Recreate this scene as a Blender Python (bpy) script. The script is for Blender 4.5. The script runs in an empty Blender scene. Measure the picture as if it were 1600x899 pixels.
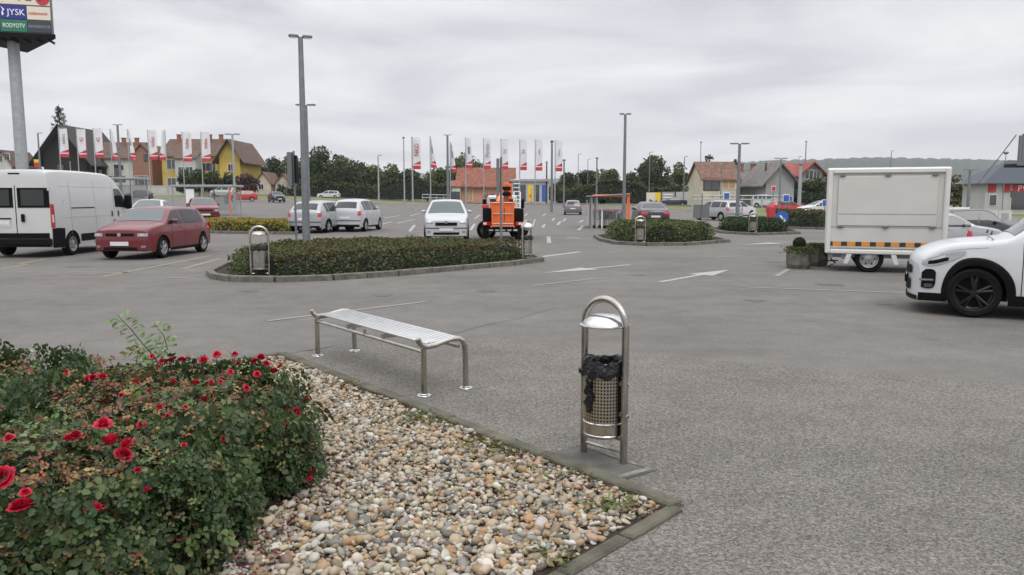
import bpy, bmesh, math, random
import numpy as np
from mathutils import Vector, Matrix
random.seed(7); rng=np.random.default_rng(7)
R=math.radians; PI=math.pi
sc=bpy.context.scene; C=sc.collection
# ---------------------------------------------------------------- camera
CH=1.70; FP=1213.0; PITCH=math.atan(140/FP)
cd=bpy.data.cameras.new('camera'); cam=bpy.data.objects.new('camera',cd); C.objects.link(cam)
cam.location=(0,0,CH); cam.rotation_euler=(PI/2-PITCH,0,0)
cd.sensor_width=36; cd.lens=36*FP/1600; cd.clip_end=20000; cd.clip_start=.05
sc.camera=cam
# ---------------------------------------------------------------- world
w=bpy.data.worlds.new('World'); sc.world=w; w.use_nodes=True
nt=w.node_tree; N=nt.nodes; K=nt.links; N.clear()
def wn(t,**k):
    n=N.new(t)
    for a,b in k.items(): setattr(n,a,b)
    return n
out=wn('ShaderNodeOutputWorld'); bg=wn('ShaderNodeBackground'); K.new(bg.outputs[0],out.inputs[0])
SUN_EL=R(52); SUN_AZ=R(200)
sky=wn('ShaderNodeTexSky',sky_type='NISHITA'); sky.sun_disc=False; sky.sun_elevation=SUN_EL; sky.sun_rotation=SUN_AZ
tc=wn('ShaderNodeTexCoord'); sp=wn('ShaderNodeSeparateXYZ'); K.new(tc.outputs['Generated'],sp.inputs[0])
def wm(op,a,b=None,clamp=False):
    n=wn('ShaderNodeMath',operation=op); n.use_clamp=clamp
    for i,v in enumerate((a,b)):
        if v is None: continue
        if isinstance(v,(int,float)): n.inputs[i].default_value=v
        else: K.new(v,n.inputs[i])
    return n.outputs[0]
zc=wm('MAXIMUM',sp.outputs[2],0.0)
den=wm('ADD',zc,.11)
cx=wm('DIVIDE',sp.outputs[0],den); cy=wm('DIVIDE',sp.outputs[1],den)
cb=wn('ShaderNodeCombineXYZ'); K.new(cx,cb.inputs[0]); K.new(cy,cb.inputs[1])
n1=wn('ShaderNodeTexNoise'); n1.inputs['Scale'].default_value=.75; n1.inputs['Detail'].default_value=6; n1.inputs['Roughness'].default_value=.52; n1.inputs['Distortion'].default_value=.5
K.new(cb.outputs[0],n1.inputs['Vector'])
cr=wn('ShaderNodeValToRGB'); K.new(n1.outputs[0],cr.inputs[0])
e=cr.color_ramp.elements; e[0].position=.36; e[0].color=(.46,.475,.52,1); e[1].position=.67; e[1].color=(.86,.85,.845,1)
m_=e.new(.5); m_.color=(.65,.65,.675,1)
# cloud deck brightens towards the zenith as an overcast sky does
zr=wn('ShaderNodeMapRange'); K.new(zc,zr.inputs[0]); zr.inputs[1].default_value=.28; zr.inputs[2].default_value=.95; zr.inputs[3].default_value=1.0; zr.inputs[4].default_value=2.9
mul=wn('ShaderNodeVectorMath',operation='SCALE'); K.new(cr.outputs[0],mul.inputs[0]); K.new(zr.outputs[0],mul.inputs['Scale'])
# low pale band near the horizon
hz=wn('ShaderNodeMapRange'); K.new(zc,hz.inputs[0]); hz.inputs[1].default_value=0; hz.inputs[2].default_value=.13; hz.inputs[3].default_value=.75; hz.inputs[4].default_value=0
mh=wn('ShaderNodeMix',data_type='RGBA'); K.new(hz.outputs[0],mh.inputs[0]); K.new(mul.outputs[0],mh.inputs[6]); mh.inputs[7].default_value=(.72,.705,.715,1)
ss=wn('ShaderNodeVectorMath',operation='SCALE'); K.new(sky.outputs[0],ss.inputs[0]); ss.inputs['Scale'].default_value=.10
mx=wn('ShaderNodeMix',data_type='RGBA'); mx.inputs[0].default_value=.965; K.new(ss.outputs[0],mx.inputs[6]); K.new(mh.outputs[2],mx.inputs[7])
K.new(mx.outputs[2],bg.inputs[0]); bg.inputs[1].default_value=.90
sl=bpy.data.lights.new('sun','SUN'); sl.energy=.7; sl.angle=R(25); sl.color=(1,.97,.93)
so=bpy.data.objects.new('sun',sl); C.objects.link(so)
so.rotation_euler=(PI/2-SUN_EL,0,-SUN_AZ+PI) if False else (R(38),0,R(20)); so['kind']='structure'
sc.view_settings.view_transform='Standard'; sc.view_settings.look='None'; sc.view_settings.exposure=.50; sc.view_settings.gamma=1
sc.render.engine='CYCLES'
# ---------------------------------------------------------------- pixel / terrain helpers (photo 1600x899)
def sstep(x,a,b):
    t=min(1,max(0,(x-a)/(b-a))); return t*t*(3-2*t)
def G(x,y):
    if y<=20: return 0.0
    t=x/max(y,1.0)
    wl=sstep(-t,.02,.38)
    yy=min(y,230)
    z=wl*.0150*max(0,(yy-33)) + .0095*max(0,min(yy,230)-95)*(1-.6*wl)
    z-= .62*sstep(t,.44,.57)*sstep(y,20,36)*(1-sstep(y,60,110))
    return z
ct,st=math.cos(PITCH),math.sin(PITCH)
def ray(px,py):
    a=(px-800)/FP; b=-(py-449.5)/FP
    return Vector((a, ct+b*st, -st+b*ct))
def at(px,py):
    d=ray(px,py); s=.5
    while s<900:
        if CH+d.z*s<=G(d.x*s,d.y*s): break
        s*=1.004
    lo,hi=s/1.004,s
    for _ in range(20):
        m=(lo+hi)/2
        if CH+d.z*m<=G(d.x*m,d.y*m): hi=m
        else: lo=m
    return Vector((d.x*hi,d.y*hi,G(d.x*hi,d.y*hi)))
def pd(px,py,Y):
    d=ray(px,py); s=Y/d.y
    return Vector((d.x*s,Y,CH+d.z*s))
def gp(px,Y):
    v=pd(px,310,Y); return Vector((v.x,Y,G(v.x,Y)))
# ---------------------------------------------------------------- materials
def mat(name,col,rough=.6,metal=0,var=0,vs=6,bump=0,bs=40,coat=0,spec=.5,var2=None,detail=6):
    m=bpy.data.materials.new(name); m.use_nodes=True; t=m.node_tree; b=t.nodes['Principled BSDF']
    c4=(*col,1)
    b.inputs['Base Color'].default_value=c4; b.inputs['Roughness'].default_value=rough; b.inputs['Metallic'].default_value=metal
    b.inputs['Coat Weight'].default_value=coat; b.inputs['Coat Roughness'].default_value=.04; b.inputs['Specular IOR Level'].default_value=spec
    co=t.nodes.new('ShaderNodeTexCoord')
    if var:
        n=t.nodes.new('ShaderNodeTexNoise'); n.inputs['Scale'].default_value=vs; n.inputs['Detail'].default_value=detail
        t.links.new(co.outputs['Object'],n.inputs['Vector'])
        r=t.nodes.new('ShaderNodeValToRGB'); t.links.new(n.outputs[0],r.inputs[0])
        d2=var2 or tuple(c*(1+var) for c in col)
        r.color_ramp.elements[0].position=.32; r.color_ramp.elements[0].color=(*[max(0,c*(1-var)) for c in col],1)
        r.color_ramp.elements[1].position=.68; r.color_ramp.elements[1].color=(*d2,1)
        t.links.new(r.outputs[0],b.inputs['Base Color'])
        rr=t.nodes.new('ShaderNodeMapRange'); t.links.new(n.outputs[0],rr.inputs[0]); rr.inputs[3].default_value=max(0,rough-.08); rr.inputs[4].default_value=min(1,rough+.08)
        t.links.new(rr.outputs[0],b.inputs['Roughness'])
    if bump:
        n=t.nodes.new('ShaderNodeTexNoise'); n.inputs['Scale'].default_value=bs; n.inputs['Detail'].default_value=4
        t.links.new(co.outputs['Object'],n.inputs['Vector'])
        bu=t.nodes.new('ShaderNodeBump'); bu.inputs['Strength'].default_value=bump; bu.inputs['Distance'].default_value=.02
        t.links.new(n.outputs[0],bu.inputs['Height']); t.links.new(bu.outputs[0],b.inputs['Normal'])
    return m
M={}
def paint(n,col): M[n]=mat(n,col,.30,0,.03,1.2,coat=.45)
paint('white_paint',(.50,.51,.525)); paint('red_paint',(.135,.009,.014)); paint('silver_paint',(.36,.37,.38)); paint('dark_paint',(.03,.031,.038))
paint('grey_paint',(.16,.165,.18)); paint('bright_red_paint',(.42,.02,.02)); paint('orange_paint',(.72,.13,.015)); paint('van_paint',(.50,.505,.50)); paint('pale_paint',(.42,.43,.45))
M['silver_paint'].node_tree.nodes['Principled BSDF'].inputs['Metallic'].default_value=.35
M['glass']=mat('car_glass',(.012,.017,.018),.04,0,spec=.55)
M['screen_glass']=mat('windscreen_glass',(.045,.065,.066),.06,0,spec=.8)
M['black']=mat('black_plastic',(.0045,.0045,.005),.6,0,.15,20,spec=.12)
M['rubber']=mat('tyre_rubber',(.008,.008,.008),.8,0,.2,30,spec=.12)
M['rim']=mat('alloy_rim',(.42,.42,.43),.32,.85)
M['blackrim']=mat('black_rim',(.007,.007,.008),.38,0,coat=.08,spec=.3)
M['chrome']=mat('chrome',(.58,.58,.58),.17,1)
M['steel']=mat('brushed_steel',(.48,.45,.41),.25,1,.10,7,bump=.04,bs=120)
M['steel2']=mat('worn_steel',(.42,.395,.36),.26,1,.22,5,bump=.05,bs=90)
M['galv']=mat('galvanised_steel',(.17,.19,.20),.55,.35,.15,6)
M['galv_light']=mat('pale_galvanised_steel',(.33,.35,.36),.55,.3,.12,4)
M['lamp_lens']=mat('lamp_lens',(.75,.77,.8),.1,0,spec=1,coat=1)
M['tail']=mat('tail_lamp_red',(.42,.012,.012),.12,0,coat=1)
M['plate']=mat('number_plate',(.62,.62,.62),.4,0,.1,30)
M['kerb_old']=mat('mossy_old_kerb',(.095,.088,.064),.95,0,.35,6,bump=.5,bs=60); M['pad']=mat('damp_stained_slab',(.095,.090,.080),.85,0,.4,5,bump=.4,bs=60); M['roof_dark']=mat('dark_tiles',(.035,.03,.028),.8,0,.3,1.6)
M['concrete']=mat('kerb_concrete',(.125,.118,.098),.9,0,.35,7,bump=.5,bs=60)
M['concrete_light']=mat('pale_concrete',(.30,.29,.27),.9,0,.3,5,bump=.5,bs=70)
M['soil']=mat('dark_mulch',(.030,.019,.014),1,0,.5,40,bump=1,bs=50)
M['bark']=mat('bark',(.06,.048,.036),.95,0,.3,12,bump=.6,bs=30)
M['wood']=mat('dark_timber',(.017,.014,.013),.85,0,.3,3)
M['marking']=mat('worn_white_marking',(.32,.315,.30),.8,0,.22,14)
M['marking_faint']=mat('faded_marking',(.225,.215,.20),.85,0,.12,14)
M['marking_yellow']=mat('faded_yellow_marking',(.225,.20,.14),.85,0,.12,14)
M['orange']=mat('orange_frame',(.66,.15,.05),.5,0,.1,3)
M['tarp']=mat('trailer_panel',(.52,.505,.475),.45,0,.05,1.5)
M['tarp2']=mat('trailer_frame',(.60,.59,.565),.4,0,.04,2)
M['flagwhite']=mat('flag_white',(.66,.66,.68),.8,0,.04,1); M['flagred']=mat('flag_red',(.46,.04,.055),.8,0,.08,1); M['flaggrey']=mat('flag_print_grey',(.22,.22,.25),.8)
M['bag']=mat('black_bin_bag',(.010,.010,.012),.28,0,0,bump=.9,bs=28)
M['blue']=mat('sign_blue',(.03,.10,.36),.5); M['signback']=mat('sign_back_grey',(.16,.165,.17),.6,.3); M['yellow']=mat('yellow',(.75,.52,.03),.5)
M['navy']=mat('panel_blue',(.02,.03,.22),.4); M['green']=mat('panel_green',(.012,.16,.09),.4); M['charcoal']=mat('panel_charcoal',(.035,.045,.06),.4); M['cream']=mat('panel_cream',(.66,.60,.50),.5); M['white']=mat('lettering_white',(.8,.8,.8),.5); M['redtxt']=mat('lettering_red',(.6,.05,.04),.5)
M['blacktxt']=mat('lettering_black',(.02,.02,.02),.5)
M['skin']=mat('skin',(.45,.26,.19),.6); M['cloth']=mat('navy_cloth',(.025,.03,.045),.9,0,.2,20); M['hair']=mat('dark_hair',(.02,.015,.012),.7)
# wall / roof materials
def roofm(n,c): 
    m=mat(n,c,.85,0,.35,1.6,bump=.3,bs=8); return m
M['roof_brown']=roofm('brown_tiles',(.105,.066,.05)); M['roof_orange']=roofm('orange_tiles',(.20,.070,.045)); M['roof_red']=roofm('red_tiles',(.24,.06,.045)); M['roof_grey']=roofm('grey_tiles',(.15,.14,.13)); M['roof_blue']=mat('slate_blue_sheet',(.045,.055,.075),.5,.2,.1,1)
M['roof_mossy']=roofm('mossy_tiles',(.15,.082,.058))
def wallm(n,c): return mat(n,c,.92,0,.12,.5,detail=10)
M['w_white']=wallm('white_render',(.50,.49,.47)); M['w_yellow']=wallm('yellow_render',(.46,.33,.075)); M['w_grey']=wallm('grey_render',(.30,.30,.30)); M['w_pink']=wallm('salmon_render',(.52,.27,.20)); M['w_cream']=wallm('cream_render',(.50,.45,.36)); M['w_pale']=wallm('pale_grey_render',(.42,.42,.42))
m=bpy.data.materials.new('brick_wall'); m.use_nodes=True; t=m.node_tree; b=t.nodes['Principled BSDF']; br=t.nodes.new('ShaderNodeTexBrick'); br.inputs['Scale'].default_value=3
br.inputs['Color1'].default_value=(.30,.11,.07,1); br.inputs['Color2'].default_value=(.24,.085,.05,1); br.inputs['Mortar'].default_value=(.25,.17,.13,1); br.inputs['Mortar Size'].default_value=.012
co=t.nodes.new('ShaderNodeTexCoord'); mp=t.nodes.new('ShaderNodeMapping'); mp.inputs['Rotation'].default_value=(PI/2,0,0); t.links.new(co.outputs['Object'],mp.inputs[0]); t.links.new(mp.outputs[0],br.inputs[0]); t.links.new(br.outputs[0],b.inputs['Base Color']); b.inputs['Roughness'].default_value=.9; M['w_brick']=m
M['win']=mat('window_pane',(.03,.035,.04),.08,0,spec=1); M['frame']=mat('window_frame_white',(.62,.62,.60),.5); M['board']=mat('window_board',(.42,.27,.13),.8,0,.1,3)
# leaves: colour comes from a per-leaf attribute (the leaf's own colour)
def leafmat(name,trans=.25,rough=.5,spec=.4):
    m=bpy.data.materials.new(name); m.use_nodes=True; t=m.node_tree; b=t.nodes['Principled BSDF']
    a=t.nodes.new('ShaderNodeAttribute'); a.attribute_name='col'
    t.links.new(a.outputs['Color'],b.inputs['Base Color']); b.inputs['Roughness'].default_value=rough; b.inputs['Specular IOR Level'].default_value=spec
    tr=t.nodes.new('ShaderNodeBsdfTranslucent'); t.links.new(a.outputs['Color'],tr.inputs[0])
    mi=t.nodes.new('ShaderNodeMixShader'); mi.inputs[0].default_value=trans
    o=t.nodes['Material Output']; t.links.new(b.outputs[0],mi.inputs[1]); t.links.new(tr.outputs[0],mi.inputs[2]); t.links.new(mi.outputs[0],o.inputs[0])
    return m
M['leaf']=leafmat('leaf',.22,.6,.2); M['rose_leaf']=leafmat('rose_leaf',.18,.45,.28); M['pebble']=leafmat('pebble_stone',0,.62,.35)
M['petal']=mat('rose_petal',(.52,.012,.045),.5,0,.12,30,spec=.3); M['petal_dark']=mat('rose_petal_crimson',(.36,.008,.03),.5,0,.15,30,spec=.3)
def grassm(n,c1,c2,sc_=.8):
    m=mat(n,c1,1,0,.0); t=m.node_tree; b=t.nodes['Principled BSDF']
    co=t.nodes.new('ShaderNodeTexCoord'); a=t.nodes.new('ShaderNodeTexNoise'); a.inputs['Scale'].default_value=sc_; a.inputs['Detail'].default_value=10; a.inputs['Roughness'].default_value=.7
    t.links.new(co.outputs['Object'],a.inputs[0]); r=t.nodes.new('ShaderNodeValToRGB'); t.links.new(a.outputs[0],r.inputs[0])
    r.color_ramp.elements[0].position=.35; r.color_ramp.elements[0].color=(*c1,1); r.color_ramp.elements[1].position=.65; r.color_ramp.elements[1].color=(*c2,1)
    t.links.new(r.outputs[0],b.inputs['Base Color']); return m
M['grass']=grassm('verge_grass',(.085,.11,.03),(.17,.175,.065)); M['field']=grassm('field_ground',(.07,.09,.035),(.13,.13,.06),.05)
def hillm():
    m=grassm('wooded_hill',(.016,.034,.020),(.034,.055,.030),.02)
    t=m.node_tree; b=t.nodes['Principled BSDF']; co=t.nodes.new('ShaderNodeTexCoord'); n=t.nodes.new('ShaderNodeTexNoise'); n.inputs['Scale'].default_value=.05; n.inputs['Detail'].default_value=6
    t.links.new(co.outputs['Object'],n.inputs[0]); bu=t.nodes.new('ShaderNodeBump'); bu.inputs['Distance'].default_value=12; t.links.new(n.outputs[0],bu.inputs['Height']); t.links.new(bu.outputs[0],b.inputs['Normal']); return m
M['hill']=hillm()
def asphalt(name,base,fine,fs,contrast,streak):
    m=bpy.data.materials.new(name); m.use_nodes=True; t=m.node_tree; b=t.nodes['Principled BSDF']; b.inputs['Roughness'].default_value=.88; b.inputs['Specular IOR Level'].default_value=.3
    L=t.links.new; co=t.nodes.new('ShaderNodeTexCoord')
    def noise(s,d=4,v=None):
        n=t.nodes.new('ShaderNodeTexNoise'); n.inputs['Scale'].default_value=s; n.inputs['Detail'].default_value=d; n.inputs['Roughness'].default_value=.6
        if v is None: L(co.outputs['Object'],n.inputs[0])
        else:
            mp=t.nodes.new('ShaderNodeMapping'); mp.inputs['Scale'].default_value=v; mp.inputs['Rotation'].default_value=(0,0,R(-12)); L(co.outputs['Object'],mp.inputs[0]); L(mp.outputs[0],n.inputs[0])
        return n.outputs[0]
    def rng_(o,a,b_,c,d):
        n=t.nodes.new('ShaderNodeMapRange'); L(o,n.inputs[0]); 
        for i,v in enumerate((a,b_,c,d)): n.inputs[i+1].default_value=v
        return n.outputs[0]
    def mulm(a,b_):
        n=t.nodes.new('ShaderNodeMath'); n.operation='MULTIPLY'; L(a,n.inputs[0]); L(b_,n.inputs[1]); return n.outputs[0]
    vo=t.nodes.new('ShaderNodeTexVoronoi'); vo.inputs['Scale'].default_value=fs; L(co.outputs['Object'],vo.inputs[0])
    sepc=t.nodes.new('ShaderNodeSeparateColor'); L(vo.outputs['Color'],sepc.inputs[0])
    f=rng_(sepc.outputs[0],0,1,1-contrast,1+contrast)
    g=rng_(noise(fs*.35,3),.3,.7,1-fine,1+fine)
    big=rng_(noise(.35,6),.3,.7,.84,1.12); mid=rng_(noise(2.3,7),.32,.68,.88,1.09); sk=rng_(noise(1,5,(.10,1.6,1)),.35,.65,1-streak,1+streak)
    tot=mulm(mulm(mulm(f,g),mulm(big,mid)),sk)
    v=t.nodes.new('ShaderNodeVectorMath'); v.operation='SCALE'; v.inputs[0].default_value=base; L(tot,v.inputs['Scale']); L(v.outputs[0],b.inputs['Base Color'])
    bu=t.nodes.new('ShaderNodeBump'); bu.inputs['Strength'].default_value=.55; bu.inputs['Distance'].default_value=.006; L(vo.outputs['Distance'],bu.inputs['Height']); L(bu.outputs[0],b.inputs['Normal'])
    return m
M['asphalt']=asphalt('smooth_asphalt',(.144,.1345,.124),.14,120,.24,.06)
M['asphalt_rough']=asphalt('coarse_asphalt',(.145,.134,.118),.30,104,.48,.02)
M['street']=mat('street_asphalt',(.15,.15,.15),.9,0,.1,.3)
# perforated steel (round punched holes on a cylinder)
def perf():
    m=mat('perforated_steel',(.46,.42,.35),.30,.95); t=m.node_tree; L=t.links.new; b=t.nodes['Principled BSDF']
    uv=t.nodes.new('ShaderNodeUVMap'); uv.uv_map='u'; mp=t.nodes.new('ShaderNodeVectorMath'); mp.operation='MULTIPLY'; mp.inputs[1].default_value=(40,22,0); L(uv.outputs[0],mp.inputs[0])
    fr=t.nodes.new('ShaderNodeVectorMath'); fr.operation='FRACTION'; L(mp.outputs[0],fr.inputs[0]); su=t.nodes.new('ShaderNodeVectorMath'); su.operation='SUBTRACT'; su.inputs[1].default_value=(.5,.5,0); L(fr.outputs[0],su.inputs[0])
    le=t.nodes.new('ShaderNodeVectorMath'); le.operation='LENGTH'; L(su.outputs[0],le.inputs[0]); lt=t.nodes.new('ShaderNodeMath'); lt.operation='LESS_THAN'; lt.inputs[1].default_value=.32; L(le.outputs['Value'],lt.inputs[0])
    sx=t.nodes.new('ShaderNodeSeparateXYZ'); L(uv.outputs[0],sx.inputs[0])
    g1=t.nodes.new('ShaderNodeMath'); g1.operation='GREATER_THAN'; g1.inputs[1].default_value=.182; L(sx.outputs[1],g1.inputs[0])
    g2=t.nodes.new('ShaderNodeMath'); g2.operation='MULTIPLY'; L(g1.outputs[0],g2.inputs[0]); L(lt.outputs[0],g2.inputs[1])
    tr=t.nodes.new('ShaderNodeBsdfTransparent'); mi=t.nodes.new('ShaderNodeMixShader'); L(g2.outputs[0],mi.inputs[0]); L(b.outputs[0],mi.inputs[1]); L(tr.outputs[0],mi.inputs[2]); L(mi.outputs[0],t.nodes['Material Output'].inputs[0])
    return m
M['perf']=perf()
def scratch():
    m=mat('reflective_orange_black_tape',(.7,.25,.03),.4); t=m.node_tree; L=t.links.new; b=t.nodes['Principled BSDF']; co=t.nodes.new('ShaderNodeTexCoord'); s=t.nodes.new('ShaderNodeSeparateXYZ'); L(co.outputs['Object'],s.inputs[0])
    a=t.nodes.new('ShaderNodeMath'); a.operation='MULTIPLY'; a.inputs[1].default_value=3.3; L(s.outputs[0],a.inputs[0]); f=t.nodes.new('ShaderNodeMath'); f.operation='FRACT'; L(a.outputs[0],f.inputs[0]); g=t.nodes.new('ShaderNodeMath'); g.operation='LESS_THAN'; g.inputs[1].default_value=.42; L(f.outputs[0],g.inputs[0])
    mi=t.nodes.new('ShaderNodeMix'); mi.data_type='RGBA'; L(g.outputs[0],mi.inputs[0]); mi.inputs[6].default_value=(.62,.24,.04,1); mi.inputs[7].default_value=(.03,.03,.03,1); L(mi.outputs[2],b.inputs['Base Color']); return m
M['tape']=scratch()
# ---------------------------------------------------------------- object helpers
def tag(o,label=None,cat=None,group=None,kind=None):
    if label: o['label']=label
    if cat: o['category']=cat
    if group: o['group']=group
    if kind: o['kind']=kind
    return o
def thing(name,label,cat,loc=(0,0,0),rz=0,group=None,scale=None):
    o=bpy.data.objects.new(name,None); C.objects.link(o); o.location=loc; o.rotation_euler=(0,0,rz); o.empty_display_size=.2
    if scale: o.scale=scale
    return tag(o,label,cat,group)
class MB:
    def __init__(s): s.v=[]; s.f=[]; s.m=[]; s.mi=0; s.uv=None
    def add(s,vs,fs):
        k=len(s.v); s.v+= [tuple(v) for v in vs]
        for f in fs: s.f.append([i+k for i in f]); s.m.append(s.mi)
        return s
    def box(s,a,b,top=1.0):
        (x0,y0,z0),(x1,y1,z1)=a,b
        cx_,cy_=(x0+x1)/2,(y0+y1)/2
        vs=[(x0,y0,z0),(x1,y0,z0),(x1,y1,z0),(x0,y1,z0)]+[(cx_+(x-cx_)*top,cy_+(y-cy_)*top,z1) for x,y in ((x0,y0),(x1,y0),(x1,y1),(x0,y1))]
        return s.add(vs,[(3,2,1,0),(4,5,6,7),(0,1,5,4),(1,2,6,5),(2,3,7,6),(3,0,4,7)])
    def rbox(s,a,b,r=.02):
        # box with chamfered vertical and horizontal edges
        (x0,y0,z0),(x1,y1,z1)=a,b
        def ring(x0,y0,x1,y1,r,z): return [(x0+r,y0,z),(x1-r,y0,z),(x1,y0+r,z),(x1,y1-r,z),(x1-r,y1,z),(x0+r,y1,z),(x0,y1-r,z),(x0,y0+r,z)]
        rs=[ring(x0+r,y0+r,x1-r,y1-r,r*.5,z0),ring(x0,y0,x1,y1,r,z0+r),ring(x0,y0,x1,y1,r,z1-r),ring(x0+r,y0+r,x1-r,y1-r,r*.5,z1)]
        vs=sum(rs,[]); fs=[tuple(range(7,-1,-1)),tuple(range(24,32))]
        for k in range(3):
            for i in range(8): j=(i+1)%8; fs.append((k*8+i,k*8+j,k*8+8+j,k*8+8+i))
        return s.add(vs,fs)
    def tube(s,path,r,n=10,cap=True):
        P=[Vector(p) for p in path]; rr=r if isinstance(r,(list,tuple)) else [r]*len(P)
        base=len(s.v); vs=[]; prev=None
        for i,p in enumerate(P):
            d=(P[min(i+1,len(P)-1)]-P[max(i-1,0)]).normalized()
            if prev is None:
                up=Vector((0,0,1)) if abs(d.z)<.9 else Vector((1,0,0)); a=d.cross(up).normalized()
            else:
                a=prev-d*prev.dot(d); a=a.normalized()
            prev=a; b=d.cross(a)
            vs+=[p+(a*math.cos(2*PI*k/n)+b*math.sin(2*PI*k/n))*rr[i] for k in range(n)]
        fs=[]
        for i in range(len(P)-1):
            for k in range(n):
                j=(k+1)%n; fs.append((i*n+k,i*n+j,(i+1)*n+j,(i+1)*n+k))
        if cap: fs+= [tuple(range(n-1,-1,-1)),tuple(range((len(P)-1)*n,len(P)*n))]
        return s.add(vs,fs)
    def lathe(s,prof,c=(0,0,0),n=24,axis='z'):
        vs=[]
        for r,h in prof:
            for k in range(n):
                a=2*PI*k/n; x,y=r*math.cos(a),r*math.sin(a)
                vs.append((c[0]+x,c[1]+y,c[2]+h) if axis=='z' else (c[0]+x,c[1]+h,c[2]+y))
        fs=[]
        for i in range(len(prof)-1):
            for k in range(n):
                j=(k+1)%n; q=(i*n+k,i*n+j,(i+1)*n+j,(i+1)*n+k); fs.append(q if axis=='z' else q[::-1])
        return s.add(vs,fs)
    def prism(s,poly,z0,z1):
        n=len(poly); vs=[(x,y,z0) for x,y in poly]+[(x,y,z1) for x,y in poly]
        fs=[tuple(range(n-1,-1,-1)),tuple(range(n,2*n))]+[(i,(i+1)%n,n+(i+1)%n,n+i) for i in range(n)]
        return s.add(vs,fs)
    def extr(s,poly,y0,y1):   # polygon in xz, extruded along y
        n=len(poly); vs=[(x,y0,z) for x,z in poly]+[(x,y1,z) for x,z in poly]
        fs=[tuple(range(n)),tuple(range(2*n-1,n-1,-1))]+[((i+1)%n,i,n+i,n+(i+1)%n) for i in range(n)]
        return s.add(vs,fs)
    def grid(s,rows):
        n=len(rows[0]); vs=[p for r in rows for p in r]
        fs=[(i*n+j,i*n+j+1,(i+1)*n+j+1,(i+1)*n+j) for i in range(len(rows)-1) for j in range(n-1)]
        return s.add(vs,fs)
    def build(s,name,m,parent=None,smooth=35,recalc=True,label=None):
        me=bpy.data.meshes.new(name); me.from_pydata(s.v,[],s.f); 
        for x in (m if isinstance(m,(list,tuple)) else [m]): me.materials.append(M[x] if isinstance(x,str) else x)
        if any(s.m): me.polygons.foreach_set('material_index',s.m)
        if recalc:
            bm=bmesh.new(); bm.from_mesh(me); bmesh.ops.remove_doubles(bm,verts=bm.verts,dist=1e-5); bmesh.ops.recalc_face_normals(bm,faces=bm.faces); bm.to_mesh(me); bm.free()
        if smooth:
            me.polygons.foreach_set('use_smooth',[True]*len(me.polygons)); me.set_sharp_from_angle(angle=R(smooth))
        o=bpy.data.objects.new(name,me); C.objects.link(o)
        if parent: o.parent=parent
        if label: o['label']=label
        return o
def copy_tree(o,parent=None):
    c=o.copy(); C.objects.link(c); c.parent=parent
    for ch in list(o.children): copy_tree(ch,c)
    return c
def text(s,size,m,parent,loc,rot,name='lettering',ext=.006,sx=1):
    cu=bpy.data.curves.new(name,'FONT'); cu.body=s; cu.size=size; cu.extrude=ext; cu.align_x='CENTER'; cu.align_y='CENTER'; cu.resolution_u=3
    tmp=bpy.data.objects.new('t',cu); C.objects.link(tmp); dg=bpy.context.evaluated_depsgraph_get(); me=bpy.data.meshes.new_from_object(tmp.evaluated_get(dg)); bpy.data.objects.remove(tmp)
    me.materials.clear(); me.materials.append(M[m]); o=bpy.data.objects.new(name,me); C.objects.link(o); o.parent=parent; o.location=loc; o.rotation_euler=rot; o.scale=(sx,1,1); return o
def leafmesh(name,P,Nn,size,col,mt,parent=None,aspect=.62,fold=.25):
    """P Nx3 leaf centres, Nn Nx3 normals, size N, col Nx3"""
    n=len(P); P=np.asarray(P,float); Nn=np.asarray(Nn,float); Nn/=np.linalg.norm(Nn,axis=1)[:,None]+1e-9
    t=rng.normal(size=(n,3)); t-= (t*Nn).sum(1)[:,None]*Nn; t/=np.linalg.norm(t,axis=1)[:,None]+1e-9; b=np.cross(Nn,t)
    s=np.broadcast_to(np.asarray(size,float),(n,))[:,None]
    u=[(-.5,0,0),(-.22,.42,fold*.6),(.22,.36,fold*.5),(.5,0,-.08),(.22,-.36,fold*.5),(-.22,-.42,fold*.6)]
    V=np.stack([P+s*(a*t+aspect*bb*b+c*.6*Nn) for a,bb,c in u],1).reshape(-1,3)
    F=np.array([[0,1,2,3],[0,3,4,5]]); F=(F[None]+6*np.arange(n)[:,None,None]).reshape(-1,4)
    me=bpy.data.meshes.new(name); me.vertices.add(len(V)); me.vertices.foreach_set('co',V.ravel())
    me.loops.add(F.size); me.loops.foreach_set('vertex_index',F.ravel().astype(np.int32))
    me.polygons.add(len(F)); me.polygons.foreach_set('loop_start',np.arange(0,F.size,4,dtype=np.int32))
    at_=me.color_attributes.new('col','FLOAT_COLOR','POINT'); cc=np.ones((len(V),4)); cc[:,:3]=np.repeat(np.clip(col,0,1),6,0); at_.data.foreach_set('color',cc.ravel())
    me.materials.append(M[mt] if isinstance(mt,str) else mt); me.update(calc_edges=True); me.validate()
    o=bpy.data.objects.new(name,me); C.objects.link(o)
    if parent: o.parent=parent
    return o
def pick(cols,wts,n,jit=.25,ch=.08):
    cols=np.array(cols,float); i=rng.choice(len(cols),n,p=np.array(wts)/sum(wts)); c=cols[i]*(1+jit*rng.uniform(-1,1,(n,1))); return np.clip(c*(1+ch*rng.normal(size=(n,3))),0,1)
def inpoly(p,poly):
    x,y=p; c=False; j=len(poly)-1
    for i in range(len(poly)):
        xi,yi=poly[i][:2]; xj,yj=poly[j][:2]
        if (yi>y)!=(yj>y) and x<(xj-xi)*(y-yi)/(yj-yi)+xi: c=not c
        j=i
    return c
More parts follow.
